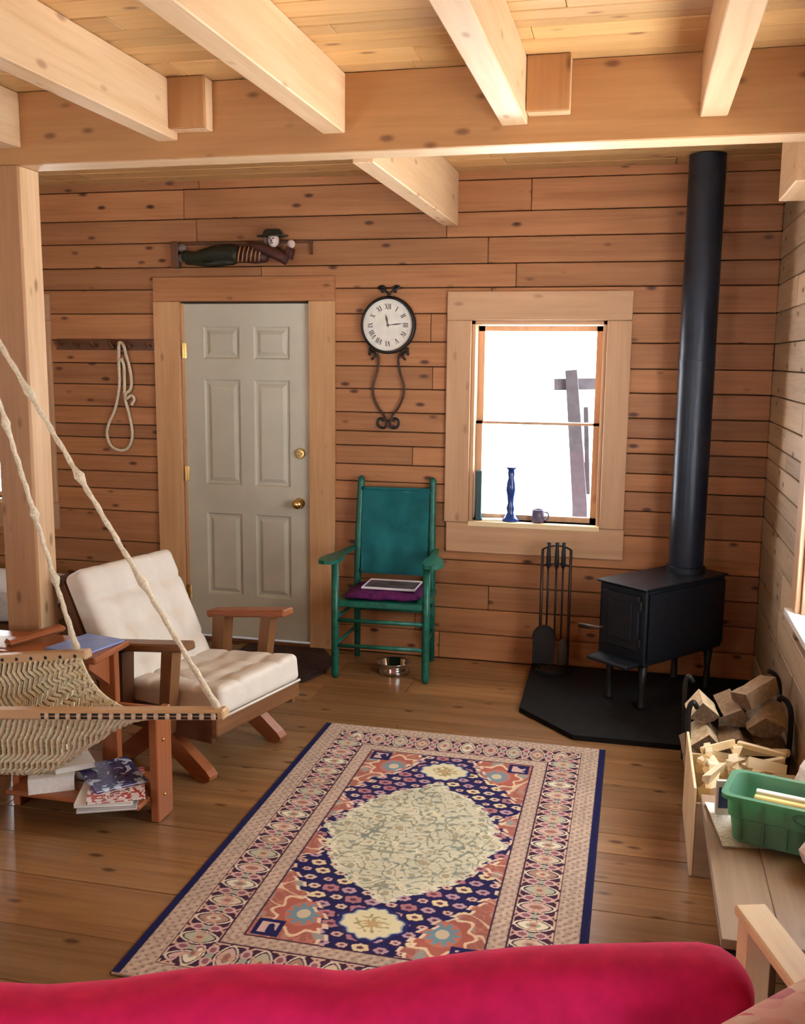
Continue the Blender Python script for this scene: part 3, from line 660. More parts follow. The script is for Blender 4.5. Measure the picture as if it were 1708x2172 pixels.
for s in (-1, 1):
    pth = [(s*(.105+.024*math.cos(a)*(1-i/28)), yy, -.168+.026*math.sin(a)*(1-i/28)) for i, a in enumerate(np.linspace(4.6, -.3, 18))]
    pth = pth if True else pth
    MB().tube(pth+[(s*.112, yy, -.125)], .0068, 6).build('side_scroll', IRON, ck, True)
    MB().tube(smooth_path([(s*.092, yy, -.13), (s*.066, yy, -.165), (s*.058, yy, -.20), (s*.070, yy, -.27), (s*.092, yy, -.345), (s*.088, yy, -.41), (s*.058, yy, -.475), (s*.025, yy, -.515), (s*.010, yy, -.56)], 5), .0066, 6).build('stem', BRONZE, ck, True)
    MB().tube(smooth_path([(s*.008, yy, -.54), (s*.018, yy, -.585), (s*.045, yy, -.588), (s*.062, yy, -.568), (s*.058, yy, -.540), (s*.038, yy, -.534), (s*.030, yy, -.552)], 4), .0070, 6).build('bottom_scroll', IRON, ck, True)

# ------------------------------------------------------------------ things on the sill
BLUEG = plain('blue_glaze', (.012, .045, .23), .18, 0, .6)
o = MB().lathe([(.052, 0), (.054, .008), (.036, .022), (.020, .05), (.027, .075), (.019, .10), (.022, .14), (.031, .18), (.026, .225), (.018, .25), (.023, .28), (.020, .295), (.034, .308), (.036, .314), (.012, .312), (.0001, .30)], 28).build('candlestick', BLUEG, None, True)
o.location = (-.69, .045, .84+.157); tag(o, 'tall deep blue turned candlestick standing on the windowsill', 'candlestick')
mg = thing('mug', 'small dark mug standing on the windowsill beside the candlestick', 'mug', (-.53, .035, .84))
MUGM = plain('mug_glaze', (.09, .075, .14), .3)
MB().lathe([(.030, 0), (.037, .006), (.038, .075), (.035, .076), (.033, .01), (.0001, .008)], 24).build('cup', MUGM, mg, True)
MB().tube(smooth_path([(.035, 0, .062), (.055, 0, .058), (.06, 0, .038), (.05, 0, .018), (.036, 0, .014)], 4), .005, 6).build('handle', MUGM, mg, True)
o = MB().box(-.10, .05, -.028, .028, 0, .012, ch=.003).build('notebook', PAPER); o.location = (-.78, .03, .846); o.rotation_euler = (0, 0, .2); tag(o, 'small white pad lying left of the candlestick on the sill', 'pad')
o = MB().box(-.016, .016, -.03, .03, 0, .29, ch=.003).build('hardback_book', plain('slate_cover', (.03, .085, .095), .5)); o.location = (-.872, .03, .985); tag(o, 'slim slate teal book standing upright in the window corner', 'book')

# ------------------------------------------------------------------ coat rack, coiled rope, carving
cr_ = thing('coat_rack', 'dark wooden coat rack board with pegs left of the door', 'coat rack', (-3.22, 0, 1.835))
MB().box(-.335, .333, -.026, -.004, -.035, .03, ch=.004).build('board', 'darkwood', cr_)
for i in range(6):
    x = -.30+.122*i
    MB().tube([(x, -.02, -.01), (x, -.05, -.015), (x, -.085, .008), (x, -.095, .012)], [.009, .010, .011, .004], 8).build('peg', 'darkwood', cr_, True)
rp = MB()
P1 = [(-3.105, -.055, 1.822), (-3.115, -.045, 1.70), (-3.13, -.02, 1.58), (-3.165, -.018, 1.44), (-3.215, -.018, 1.34), (-3.228, -.018, 1.27), (-3.20, -.018, 1.205), (-3.14, -.018, 1.18), (-3.085, -.018, 1.20), (-3.055, -.018, 1.265), (-3.058, -.018, 1.34), (-3.078, -.02, 1.44), (-3.095, -.02, 1.51), (-3.092, -.025, 1.60), (-3.088, -.03, 1.70), (-3.092, -.05, 1.745)]
P2 = [(-3.105, -.055, 1.822), (-3.098, -.06, 1.845), (-3.075, -.055, 1.835), (-3.066, -.04, 1.77), (-3.055, -.025, 1.70), (-3.045, -.022, 1.62), (-3.055, -.022, 1.56), (-3.085, -.024, 1.535), (-3.075, -.036, 1.505), (-3.045, -.03, 1.525), (-3.028, -.026, 1.50), (-3.05, -.024, 1.465)]
for P in (P1, P2): rp.tube(smooth_path(P, 6), .0095, 8)
rp.tube(smooth_path([(-3.12, -.05, 1.75), (-3.105, -.062, 1.742), (-3.085, -.058, 1.745), (-3.095, -.04, 1.752)], 4), .008, 6)
tag(rp.build('hanging_rope', ROPE, None, True), 'looped pale rope hanging from the dark coat rack', 'rope')

cv = thing('carved_figure', 'dark folk carving of a hatted figure lying along a board above the door', 'carving', (-2.30, 0, 2.36))
CD = plain('carve_green', (.018, .020, .012), .6, 0, .3, .3, 30); CB = plain('carve_brown', (.06, .018, .014), .55, 0, .3, .3, 30); CP = plain('carve_skin', (.62, .50, .44), .6); CR = plain('carve_rib', (.33, .17, .07), .6)
MB().box(-.43, .43, -.022, -.003, .06, .076, ch=.002).build('board', 'darkwood', cv)
MB().box(-.445, -.40, -.05, -.003, -.075, .08, ch=.004).build('bracket', 'darkwood', cv)
MB().box(.415, .43, -.03, -.003, -.005, .078, ch=.003).build('bracket', 'darkwood', cv)
for z in (.045, -.015): MB().ball((-.385, -.03, z), .030, None, 0, (1.2, .6, .8)).build('shoe', plain('carve_grey', (.16, .12, .10), .6), cv, True)
MB().tube(smooth_path([(-.37, -.03, -.005), (-.28, -.035, -.012), (-.20, -.04, .004), (-.10, -.04, .012), (-.02, -.035, -.005)], 4), [.034]*5+[.040]*4+[.046]*4+[.050]*4, 10).tube([(-.36, -.02, -.035), (-.2, -.025, -.045), (-.05, -.03, -.03)], [.02, .026, .03], 8).build('trousers', CD, cv, True)
MB().tube([(-.03, -.03, -.005), (.03, -.038, .0), (.10, -.038, -.012), (.16, -.03, -.02)], [.044, .050, .046, .03], 10).build('torso', CB, cv, True)
for i in range(6):
    x = .0+.026*i
    MB().tube([(x+.012, -.075, .040), (x+.004, -.088, .0), (x-.006, -.078, -.045)], .0045, 6).build('rib', CR, cv, True)
MB().tube(smooth_path([(.05, -.05, .055), (.12, -.075, .035), (.20, -.07, .005), (.29, -.055, -.035)], 4), [.018]*4+[.026]*4+[.032]*4+[.036], 10).tube([(.29, -.05, -.03), (.31, -.05, .03)], [.034, .028], 8).build('sleeve', CB, cv, True)
MB().ball((.315, -.055, .052), .024, None, 0, (1, .8, 1)).build('hand', CP, cv, True)
hd = MB().ball((.205, -.05, .075), .036, None, 0, (.95, .9, 1.1)).build('head', CP, cv, True)
MB().ball((.16, -.05, .078), .020, None, 0, (.8, .9, 1.2)).build('hair', plain('carve_hair', (.14, .10, .08), .7), cv, True)
MB().box(.19, .196, -.086, -.08, .078, .085).box(.212, .218, -.086, -.08, .078, .085).box(.194, .214, -.085, -.079, .055, .059).box(.201, .208, -.09, -.08, .064, .076, ch=.001).build('face_features', CB, cv)
MB().lathe([(.095, 0), (.098, .008), (.06, .014), (.056, .035), (.042, .05), (.0001, .052)], 20, Matrix.Translation((.20, -.052, .096)) @ Matrix.Diagonal((1, .45, .8, 1))).build('hat', CD, cv, SM)

# ------------------------------------------------------------------ lounge chair
ANG = math.atan2(-.26, .965)
lc = thing('lounge_chair', 'low wooden lounge chair with cream tufted cushions facing right', 'armchair', (-1.52, -1.76, 0), ANG)
# local: x forward, y to the far side
MB().box(-.03, .0, -.30, .285, .235, .314, ch=.005).build('front_rail', 'chairwood', lc)
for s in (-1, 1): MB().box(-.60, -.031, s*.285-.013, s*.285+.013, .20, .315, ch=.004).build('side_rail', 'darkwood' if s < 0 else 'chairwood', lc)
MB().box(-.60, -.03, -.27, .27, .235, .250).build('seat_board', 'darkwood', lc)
MB().box(-.62, -.60, -.29, .29, .20, .33, ch=.004).build('back_rail', 'darkwood', lc)
for s in (-1, 1):
    Ma = Matrix.Translation((-.10, s*.345, .618 if s > 0 else .632)) @ Matrix.Rotation(-.13, 4, 'Y')
    MB().box(-.46, 0, -.042, .042, -.034, 0, ch=.007, M=Ma).build('armrest', 'redwood' if s > 0 else 'chairwood', lc)
    MB().tube([(-.20, s*.335, .59), (-.245, s*.325, .22)], [.040, .036], 4).build('arm_post', 'chairwood', lc)
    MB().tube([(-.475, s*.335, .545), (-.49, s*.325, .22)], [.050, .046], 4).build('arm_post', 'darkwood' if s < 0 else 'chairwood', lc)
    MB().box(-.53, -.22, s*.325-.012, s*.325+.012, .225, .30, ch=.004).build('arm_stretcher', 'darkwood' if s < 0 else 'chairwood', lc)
    foot = [(-.105, 0), (-.085, .012), (-.08, .03), (-.10, .052), (-.27, .175), (-.30, .20), (-.42, .20), (-.45, .175), (-.60, .052), (-.62, .02), (-.60, 0), (-.55, 0), (-.42, .095), (-.30, .095), (-.15, 0)]
    Mf = Matrix.Translation((0, s*.25+.02+.025, 0)) @ Matrix.Rotation(PI/2, 4, 'X')
    MB().prism(foot, 0, .052, Mf).build('runner_foot', wood('redwood', 0), lc)
MB().box(-.42, -.28, -.23, .25, .165, .2, ch=.004).build('cross_stretcher', wood('redwood', 1), lc)
def tuft(nx, ny, sx, sy, depth, buttons):
    def f(p):
        if p.z > 0:
            d = 0
            for bx, by in buttons:
                r2 = ((p.x-bx)/.045)**2+((p.y-by)/.045)**2; d += math.exp(-r2)
            for bx in sorted({b[0] for b in buttons}): d += .5*math.exp(-((p.x-bx)/.013)**2)
            for by in sorted({b[1] for b in buttons}): d += .5*math.exp(-((p.y-by)/.013)**2)
            return (p.x, p.y, p.z-depth*min(1.2, d))
        return p
    return f
bt = [(x, y) for x in (-.125, 0, .125) for y in (-.14, 0, .14)]
sc_ = MB().rbox(.52, .56, .125, .030, 30, tuft(3, 3, .52, .56, .020, bt)).build('seat_cushion', CREAM, lc, True)
sc_.location = (-.245, -.008, .356); sc_.rotation_euler = (0, -.10, 0)
MB().tube([(.012+.0, y, .318) for y in (-.285, 0, .27)], .006, 6).build('seat_piping', CREAM, lc, True)
bt = [(x, y) for x in (-.16, 0.0, .14) for y in (-.15, 0, .15)]
bc = MB().rbox(.56, .585, .12, .032, 30, tuft(3, 3, .56, .585, .022, bt)).build('back_cushion', CREAM, lc, True)
Mfr = Matrix(((-.454, 0, .891, -.648), (0, -1, 0, -.03), (.891, 0, .454, .585), (0, 0, 0, 1)))
bc.matrix_basis = Mfr
for y in (-.27, .27): MB().box(-.37, .285, y-.02, y+.02, -.10, -.062, ch=.004, M=Mfr).build('back_stile', 'darkwood', lc)
MB().box(.245, .292, -.29, .29, -.10, -.061, ch=.004, M=Mfr).build('back_top_rail', 'darkwood', lc)
for x in (-.12, .06): MB().box(x, x+.06, -.25, .25, -.09, -.064, ch=.003, M=Mfr).build('back_slat', 'darkwood', lc)

# ------------------------------------------------------------------ magazine rack in front of it
mt = thing('magazine_table', 'low reddish wooden magazine table under the hammock', 'table', (-2.03, -2.29, 0))
RW_ = wood('redwood', 2)
for x in (-.31, .29): MB().box(x, x+.034, -.065, .055, 0, .435, ch=.004).build('end_post', RW_, mt)
for y in (-.155, -.078, -.001, .076): MB().box(-.275, .289 if y < -.05 else .245, y, y+.073, .085, .105, ch=.005).build('shelf_slat', 'redwood', mt)
MB().box(-.275, .289, -.01, .012, .04, .084, ch=.003).build('stretcher', 'redwood', mt)
MB().box(-.275, .289, .02, .04, .37, .43, ch=.003).build('stretcher', 'redwood', mt)
for z in (.10, .32): MB().ball((.326, -.02, z), .007).build('screw', BRASS, mt, True)
def book(name, label, cat, loc, rz, w, d, h, cover, group=None, tilt=0, pages=PAPER, colr=None):
    t = thing(name, label, cat, loc, rz, group); t.rotation_euler = (tilt, 0, rz)
    MB().box(-w/2+.003, w/2-.003, -d/2+.003, d/2-.003, .003, h-.003).build('pages', pages, t)
    MB().box(-w/2, w/2, -d/2, d/2, 0, .003, ch=.001).box(-w/2, w/2, -d/2, d/2, h-.003, h, ch=.001).box(-w/2, -w/2+.003, -d/2, d/2, .003, h-.003).build('cover', cover, t)
    return t
def patchy(name, cols, scale=14, rough=.35):
    if name in MATS: return MATS[name]
    N = NT(name); b = N.bsdf((.5, .5, .5), rough); tc = N.n('ShaderNodeTexCoord'); n = N.n('ShaderNodeTexNoise', i_Scale=scale, i_Detail=2, i_Distortion=1.2); N.l(tc.outputs['Object'], n.inputs['Vector'])
    st_ = [(.3+.4*i/(len(cols)-1), rgb(c)) for i, c in enumerate(cols)]; r = ramp(N, n.outputs[0], st_); r.color_ramp.interpolation = 'CONSTANT' if len(cols) > 3 else 'LINEAR'
    N.l(r.outputs[0], b.inputs['Base Color']); MATS[name] = N.m; return N.m
PW = plain('cover_white', (.72, .69, .62), .5); PGREY = plain('cover_grey', (.38, .37, .38), .4)
book('book', 'thick white book on the left end of the low magazine table', 'book', (-2.18, -2.32, .105), .55, .17, .235, .062, PW)
book('book', 'thin white book on top of the thick one under the hammock net', 'book', (-2.13, -2.27, .168), .75, .15, .21, .024, PW)
G2 = 'magazines on the low table'
book('magazine', 'lowest grey magazine in the pile at the right of the low table', 'magazine', (-1.89, -2.385, .105), .42, .215, .28, .012, PGREY, G2)
book('magazine', 'second magazine from below in the right pile with a white edge', 'magazine', (-1.90, -2.375, .1175), .36, .21, .275, .016, PW, G2)
book('magazine', 'red and pale covered magazine in the right pile on the low table', 'magazine', (-1.875, -2.365, .134), .50, .21, .275, .011, patchy('mag_red', ['#d8cfc8', '#b5423c', '#e3d9d2', '#7a2f34', '#d8a79c']), G2)
book('magazine', 'blue and violet covered magazine on top of the right pile', 'magazine', (-1.93, -2.30, .1455), .80, .20, .27, .010, patchy('mag_blue', ['#c8d2e6', '#2c3766', '#5a4d86', '#1d2547', '#b9c4dd']), G2)

# ------------------------------------------------------------------ side table with the blue magazine
s2 = thing('side_table', 'reddish wooden side table with a flat arm like top beside the post', 'table', (-2.2, -2.15, 0))
for x in (.125, -.40): MB().box(x, x+.075, .02, .055, 0, .585, ch=.004).build('leg', RW_, s2)
MB().box(.10, .215, -.15, .12, .586, .612, ch=.006).build('top_board', wood('redwood', 1), s2)
MB().box(-.42, .098, -.15, .12, .586, .610, ch=.006).build('top_board', wood('redwood', 0), s2)
MB().box(-.324, .124, .028, .048, .50, .57, ch=.003).build('apron', 'redwood', s2)
for x in (.145, -.38): MB().prism([(.019, .45), (.019, .585), (-.13, .585), (-.13, .56)], 0, .03, Matrix.Translation((x, 0, 0)) @ Matrix(((0, 0, 1, 0), (1, 0, 0, 0), (0, 1, 0, 0), (0, 0, 0, 1)))).build('bracket', RW_, s2)
book('magazine', 'light blue magazine lying on the side table by the post', 'magazine', (-2.115, -2.15, .6125), -.22, .20, .235, .008, patchy('mag_sky', ['#6f86c8', '#7f97d6', '#8fb4da'], 6))
o = MB().box(-.12, .12, -.028, .028, 0, .026, ch=.010).build('wooden_paddle', 'redwood'); o.location = (-2.345, -2.145, .637); o.rotation_euler = (0, -.10, .97)
tag(o, 'short reddish wooden slat lying beside the blue magazine', 'slat')
book('magazine', 'white paper magazine at the left frame edge beside the side table', 'magazine', (-2.50, -2.20, .6105), .1, .17, .14, .006, PW)

# ------------------------------------------------------------------ hammock swing
hm = thing('hammock_swing', 'hanging rope hammock seat with two wooden spreader bars', 'hammock', (-2.0, -2.5, 0))
def rel(P): return [Vector(p)-Vector((-2.0, -2.5, 0)) for p in P]
NR, NL = Vector((-1.245, -2.75, .628)), Vector((-2.46, -2.75, .512)); FR, FL = Vector((-1.935, -2.42, .672)), Vector((-3.03, -2.42, .53))
def bar(a, b, name):
    a, b = rel([a, b]); d = (b-a); L = d.length; X = d.normalized(); Y = Vector((0, 1, 0)); Z = X.cross(Y)
    if Z.z < 0: Z = -Z
    Mx = Matrix(((X.x, Y.x, Z.x, a.x), (X.y, Y.y, Z.y, a.y), (X.z, Y.z, Z.z, a.z), (0, 0, 0, 1)))
    o = MB().box(0, L, -.024, .024, -.017, .017, ch=.006, M=Mx).build(name, 'bar', hm); return o, Mx, L
nb, Mn, Ln = bar(NR, NL, 'spreader_bar'); fb, Mf_, Lf = bar(FR, FL, 'spreader_bar')
SLOT = plain('slot_dark', (.03, .018, .010), .8)
for i in range(16):
    x = .035+.0405*i
    c = Mn @ Vector((x, -.0245, -.003)); 
    ob = MB().box(-.008, .008, -.007, .002, -.0105, .0105, ch=.003, M=Matrix.Translation(c)).build('rope_loop', ROPE, hm)
gv = MB()
for zz in (-.0098, .0020): gv.box(.022, .035+.0405*15.6, -.0252, -.0241, zz-.003, zz+.005, M=Mn)
gv.build('groove', SLOT, hm)
for i in range(14):
    x = .045+.062*i
    MB().cyl(Mf_ @ Vector((x, -.0244, .0)), Mf_ @ Vector((x, -.0255, .0)), .007, 8).build('hole', SLOT, hm)
N0, N1 = Vector((-1.46, -2.735, .598)), Vector((-2.46, -2.735, .500)); F0, F1 = Vector((-1.965, -2.435, .66)), Vector((-3.0, -2.435, .525))
def netp(u, t):
    a = N0.lerp(N1, u); b = F0.lerp(F1, u); p = a.lerp(b, t)
    k = min(1, max(0, u)/.38); k = k*k*(3-2*k)
    sag = (.05+.235*k)*(math.sin(PI*t**.75))**.9
    pull = .05*math.sin(PI*t)*(1-u)
    return Vector((p.x-.05*math.sin(PI*t)*(1-u)**2, p.y-.02*math.sin(PI*t), p.z-sag))
net = MB(); NS, NRr = 23, 20
for i in range(NS):
    for s in (0, 1):
        pts = []
        for j in range(NRr*2+1):
            t = j/(NRr*2); ph = (j/2.0+ (0 if s == 0 else 1)) % 2.0
            w = abs(ph-1)                       # 0..1 zigzag
            uu = (i+.5*(1-w)*.96 if s == 0 else i+.5*(1-w)*.96)/NS
            if s == 1: uu = (i+.5+.5*w*.96-.0)/NS
            pp_ = netp(min(1, uu), t); pp_.z += .004*math.sin(j*2.1+i*1.7); pts.append(pp_-Vector((-2.0, -2.5, 0)))
        net.tube(pts, .0075, 5)
nt = net.build('rope_net', NETR, hm, True)
MB().tube([netp(0, j/24)-Vector((-2.0, -2.5, 0)) for j in range(25)], .007, 6).build('edge_rope', NETR, hm, True)
AP = Vector((-2.29, -2.555, 2.03))
def rope(a, b, knots, name='hanging_rope'):
    a, b = rel([a, b]); n = 90; pts, R = [], []
    for i in range(n+1):
        t = i/n; p = a.lerp(b, t); r = .0085+.0012*math.sin(i*1.9)
        for k in knots: r += .009*math.exp(-((t-k)/.012)**2)
        r += .004*max(0, .12-t)/.12
        pts.append(p+Vector((math.sin(i*1.1), math.cos(i*1.1), 0))*.0012); R.append(r)
    MB().tube(pts, R, 8).build(name, ROPE, hm, True)
rope(NR+Vector((-.03, 0, .012)), AP, (.28, .52, .72)); rope(FR+Vector((-.05, 0, .014)), AP, (.20, .38, .62)); rope(NL+Vector((.03, 0, .012)), AP, (.3, .6)); rope(FL+Vector((.03, 0, .012)), AP, (.3, .6))
rope(AP, Vector((AP.x, AP.y, 2.755)), ())
MB().tube([(AP.x+2.0, AP.y+2.5, 2.785), (AP.x+2.0, AP.y+2.5, 2.76)], .008, 8).tube([Vector((AP.x+2.0+.016*math.cos(a), AP.y+2.5, 2.748+.016*math.sin(a))) for a in np.linspace(0, 2*PI, 16, endpoint=False)], .004, 6, True).build('eye_hook', STEEL, hm, True)

# ------------------------------------------------------------------ couch behind the post
cb = thing('day_bed', 'grey cushioned day bed mostly hidden behind the timber post', 'sofa', (-4.15, -.45, 0))
for x in (-.68, .68):
    for y in (-.26, .26): MB().box(x-.03, x+.03, y-.03, y+.03, 0, .14, ch=.004).build('leg', 'darkwood', cb)
MB().box(-.72, .72, -.30, .30, .14, .22, ch=.005).build('frame', 'darkwood', cb)
o = MB().rbox(1.42, .60, .20, .05, 8).build('mattress', GREYC, cb, True); o.location = (0, 0, .321)

# ------------------------------------------------------------------ right: log rack, logs, kindling crate
lr = thing('log_rack', 'black iron hoop log rack holding firewood by the hearth', 'log rack', (.46, -1.37, 0))
for y in (-.17, .17):
    MB().tube(smooth_path([(-.19, y, 0), (-.195, y, .20), (-.20, y, .34), (-.185, y, .385), (-.165, y, .36)], 5), .011, 8).build('hoop', IRON, lr, True)
    MB().tube(smooth_path([(.19, y, 0), (.195, y, .20), (.195, y, .36), (.175, y, .42), (.14, y, .44)], 5), .011, 8).build('hoop', IRON, lr, True)
    MB().tube([(-.19, y, .05), (.19, y, .05)], .010, 8).build('crossbar', IRON, lr, True)
for x in (-.17, .17): MB().tube([(x, -.17, .05), (x, .17, .05)], .010, 8).build('side_bar', IRON, lr, True)
def log(name, label, loc, rot, sec, L, cols, seed=0, group='firewood in the log rack'):
    rg = random.Random(seed); mb = MB(); n = len(sec); rings = 5; V = []
    for k in range(rings+1):
        y = -L/2+L*k/rings
        for (x, z, b) in sec: V.append((x*(1+rg.uniform(-.05, .05)), y+(rg.uniform(-.006, .006) if k in (0, rings) else 0), z*(1+rg.uniform(-.05, .05))))
    for k in range(rings):
        for i in range(n):
            a = k*n+i; b = k*n+(i+1) % n; mb.add([], []); mb.f.append((a, b, b+n, a+n)); mb.mi.append(1 if (sec[i][2] and sec[(i+1) % n][2]) else 0)
    mb.f += [tuple(range(n))[::-1], tuple(range(rings*n, rings*n+n))]; mb.mi += [2, 2]; mb.v = V
    o = mb.build(name, cols, None, False, center=False); bm = bmesh.new(); bm.from_mesh(o.data); bmesh.ops.recalc_face_normals(bm, faces=bm.faces[:]); bm.to_mesh(o.data); bm.free()
    o.location = loc; o.rotation_euler = rot; return tag(o, label, 'log', group)
def wedge(r, a0, sp, seed):
    rg = random.Random(seed); s = [(0, 0, 0)]; n = 5
    for i in range(n+1):
        a = a0+sp*i/n; s.append((r*math.cos(a)*(1+rg.uniform(-.06, .06)), r*math.sin(a)*(1+rg.uniform(-.06, .06)), 1))
    c = (sum(p[0] for p in s)/len(s), sum(p[1] for p in s)/len(s)); return [(p[0]-c[0], p[1]-c[1], p[2]) for p in s]
ENDG = plain('log_end', (.15, .095, .058), .85, 0, .2, .3, 60, .3); LG = [SPLIT, BARK, ENDG]; LP = [SPLITP, BARK, ENDG]
D = math.radians
LOGS = [((.320, -1.43, .115), (0, .05, .02), .105, 215, 110, .36, 'split log low at the left in the log rack', LG),
        ((.455, -1.42, .115), (0, 0, -.03), .105, 200, 120, .36, 'split log low in the middle of the log rack', LG),
        ((.585, -1.40, .115), (0, 0, .03), .10, 210, 115, .34, 'split log low at the right of the log rack', LG),
        ((.330, -1.50, .215), (0, .08, .05), .110, 222, 96, .22, 'short split log with pale ridge, second up at the left of the rack', LP),
        ((.460, -1.45, .215), (0, -.2, -.06), .11, 190, 120, .30, 'grey split log, second layer middle of the rack', LG),
        ((.580, -1.44, .215), (0, .2, .04), .105, 215, 110, .30, 'brown split log, second layer right of the rack', LG),
        ((.322, -1.42, .310), (0, -.12, .04), .105, 225, 92, .17, 'short split log with pale top edges, topmost at the left of the rack', LP),
        ((.440, -1.40, .315), (.04, .15, .12), .10, 215, 100, .24, 'split log topmost in the middle of the rack', LG),
        ((.570, -1.47, .315), (.05, -.3, -.10), .11, 200, 120, .26, 'thick brown split log topmost at the right of the rack', LG),
        ((.530, -1.42, .405), (.10, .5, -.55), .085, 215, 105, .24, 'split log lying askew on top of the stacked firewood', LG)]
LOGS = [(l_[0], l_[1], l_[2]*.80)+l_[3:] for l_ in LOGS]
for i, (loc, rot, r, a0, sp, L, lb, mt_) in enumerate(LOGS): log('firewood_log', lb, loc, rot, wedge(r, D(a0), D(sp), i), L, mt_, i)

kc = thing('kindling_crate', 'pale thin walled kindling crate with one tall side in front of the log rack', 'crate', (.40, -1.985, 0))
PANEL = wood('pale', 2)
MB().box(-.155, -.145, -.265, .265, 0, .325, ch=.002).build('side_panel', PANEL, kc)
MB().box(.17, .18, -.265, .265, 0, .235, ch=.002).build('side_panel', PANEL, kc)
MB().box(-.144, .169, -.265, -.255, 0, .27, ch=.002).build('end_panel', wood('bench', 0), kc)
MB().box(-.144, .169, .255, .265, 0, .24, ch=.002).build('end_panel', PANEL, kc)
MB().box(-.144, .169, -.254, .254, 0.002, .012).build('base_panel', PANEL, kc)
rg = random.Random(21)
n_seen = {}
for i in range(54):
    lay = min(3, i//9) if i < 36 else 2+(i % 2); z = .075+.075*lay+rg.uniform(0, .03)+(.012 if i >= 36 else 0); k9 = i % 9; gx, gy = k9 % 3, k9//3
    cross = rg.random() < .45
    a = (PI/2+rg.uniform(-.45, .45)) if not cross else rg.uniform(-.55, .55)
    L = rg.uniform(.15, .26); w = rg.uniform(.010, .022); h = rg.uniform(.008, .018)
    sec = [(-w, -h), (w*.9, -h*.8), (w*.6, h), (-w*.3, h*1.1)]
    x = -.08+.09*gx+rg.uniform(-.015, .015); y = -.15+.14*gy+rg.uniform(-.02, .02)
    cx_, cy_ = abs(L/2*math.cos(a))+.02, abs(L/2*math.sin(a))+.02
    x = max(-.143+cx_, min(.168-cx_, x)) if lay < 3 else max(-.14+cx_, x); y = max(-.252+cy_, min(.252-cy_, y))
    if lay == 3: L *= .85
    Mx = Matrix.Rotation(PI/2, 4, 'Y')
    o = MB().prism(sec, -L/2, L/2, Mx).build('kindling_stick', wood('palewhite', 0), None, False, center=False)
    o.location = (.40+x, -1.985+y, z); o.rotation_euler = (rg.uniform(-.6, .6), rg.uniform(-.28, .28) if lay else 0, a)
    row = ('front', 'middle', 'back')[gy]; colm = ('left', 'centre', 'right')[gx]
    base = '%s kindling stick, %s, in the %s %s of the crate' % ('thin' if w < .015 else 'thick', ('bottom layer', 'second layer', 'third layer', 'top of the heap')[lay], row, colm)
    for ext in ('', ', lying crosswise' if cross else ', pointing lengthwise', ', the upper one', ', the uppermost', ', beside the others', ', last of them'):
        if base+ext not in n_seen: break
    n_seen[base+ext] = 1
    tag(o, base+ext, 'kindling', 'kindling in the crate')

# ------------------------------------------------------------------ bench with the green tub
be = thing('low_bench', 'low brown wooden bench along the right wall under the green tub', 'bench', (.46, -2.93, 0))
for i, (a, b) in enumerate(((-.212, -.075), (-.074, .066), (.067, .205))): MB().box(a, b, -.385, .42, .395, .42, ch=.002).build('top_plank', wood('bench', 1), be)
MB().box(-.17, .17, -.33, -.305, .34, .394, ch=.003).build('apron', 'bench', be)
MB().box(-.17, .17, .33, .355, .34, .394, ch=.003).build('apron', 'bench', be)
for y in (-.317, .342):
    for x in (-.10, .15): MB().box(x-.022, x+.022, y-.022, y+.022, 0, .339, ch=.003).build('leg', 'darkwood', be)
MB().box(-.212, -.15, -.395, -.380, .370, .394, ch=.002).box(-.170, -.150, -.395, -.375, .22, .372, ch=.002).build('corner_bracket', IRON, be)
TUBM = None
def tubmat():
    N = NT('green_plastic'); b = N.bsdf((.17, .34, .23), .22, 0, .5); tr = N.n('ShaderNodeBsdfTransparent'); tr.inputs[0].default_value = (.25, .75, .45, 1)
    tl = N.n('ShaderNodeBsdfTranslucent'); tl.inputs[0].default_value = (.08, .42, .20, 1); m0 = N.n('ShaderNodeMixShader'); m0.inputs[0].default_value = .35; N.l(b.outputs[0], m0.inputs[1]); N.l(tl.outputs[0], m0.inputs[2])
    mx = N.n('ShaderNodeMixShader'); mx.inputs[0].default_value = .12; N.l(m0.outputs[0], mx.inputs[1]); N.l(tr.outputs[0], mx.inputs[2]); N.l(mx.outputs[0], N.out.inputs[0]); return N.m
TM = tubmat()
tu = thing('plastic_tub', 'translucent green plastic tub of papers on the low bench', 'tub', (.468, -2.80, .436), -.27)
def shell(mb, w0, d0, w1, d1, h, t):
    def ring(w, d, z, r=.03):
        pts = []
        for cx_, cy_, a in ((w/2-r, d/2-r, 0), (-w/2+r, d/2-r, 1), (-w/2+r, -d/2+r, 2), (w/2-r, -d/2+r, 3)):
            for k in range(5): pts.append((cx_+r*math.cos(PI/2*(a+k/4)), cy_+r*math.sin(PI/2*(a+k/4)), z))
        return pts
    R = [ring(w0, d0, 0), ring(w0+(w1-w0)*.5, d0+(d1-d0)*.5, h*.5), ring(w0+(w1-w0)*.52+.012, d0+(d1-d0)*.52+.012, h*.53), ring(w1, d1, h-.012), ring(w1+.030, d1+.030, h-.012), ring(w1+.030, d1+.030, h), ring(w1-.004, d1-.004, h), ring(w0+(w1-w0)*.5-.006, d0+(d1-d0)*.5-.006, h*.5), ring(w0-.006, d0-.006, .006)]
    n = 20; v = sum(R, []); f = [tuple(range(n))[::-1]]
    for i in range(len(R)-1): f += [(i*n+j, i*n+(j+1) % n, (i+1)*n+(j+1) % n, (i+1)*n+j) for j in range(n)]
    f.append(tuple(range((len(R)-1)*n, len(R)*n))); mb.add(v, f)
tm = MB(); shell(tm, .29, .15, .325, .175, .14, .004); tm.build('tub_body', TM, tu, SM)
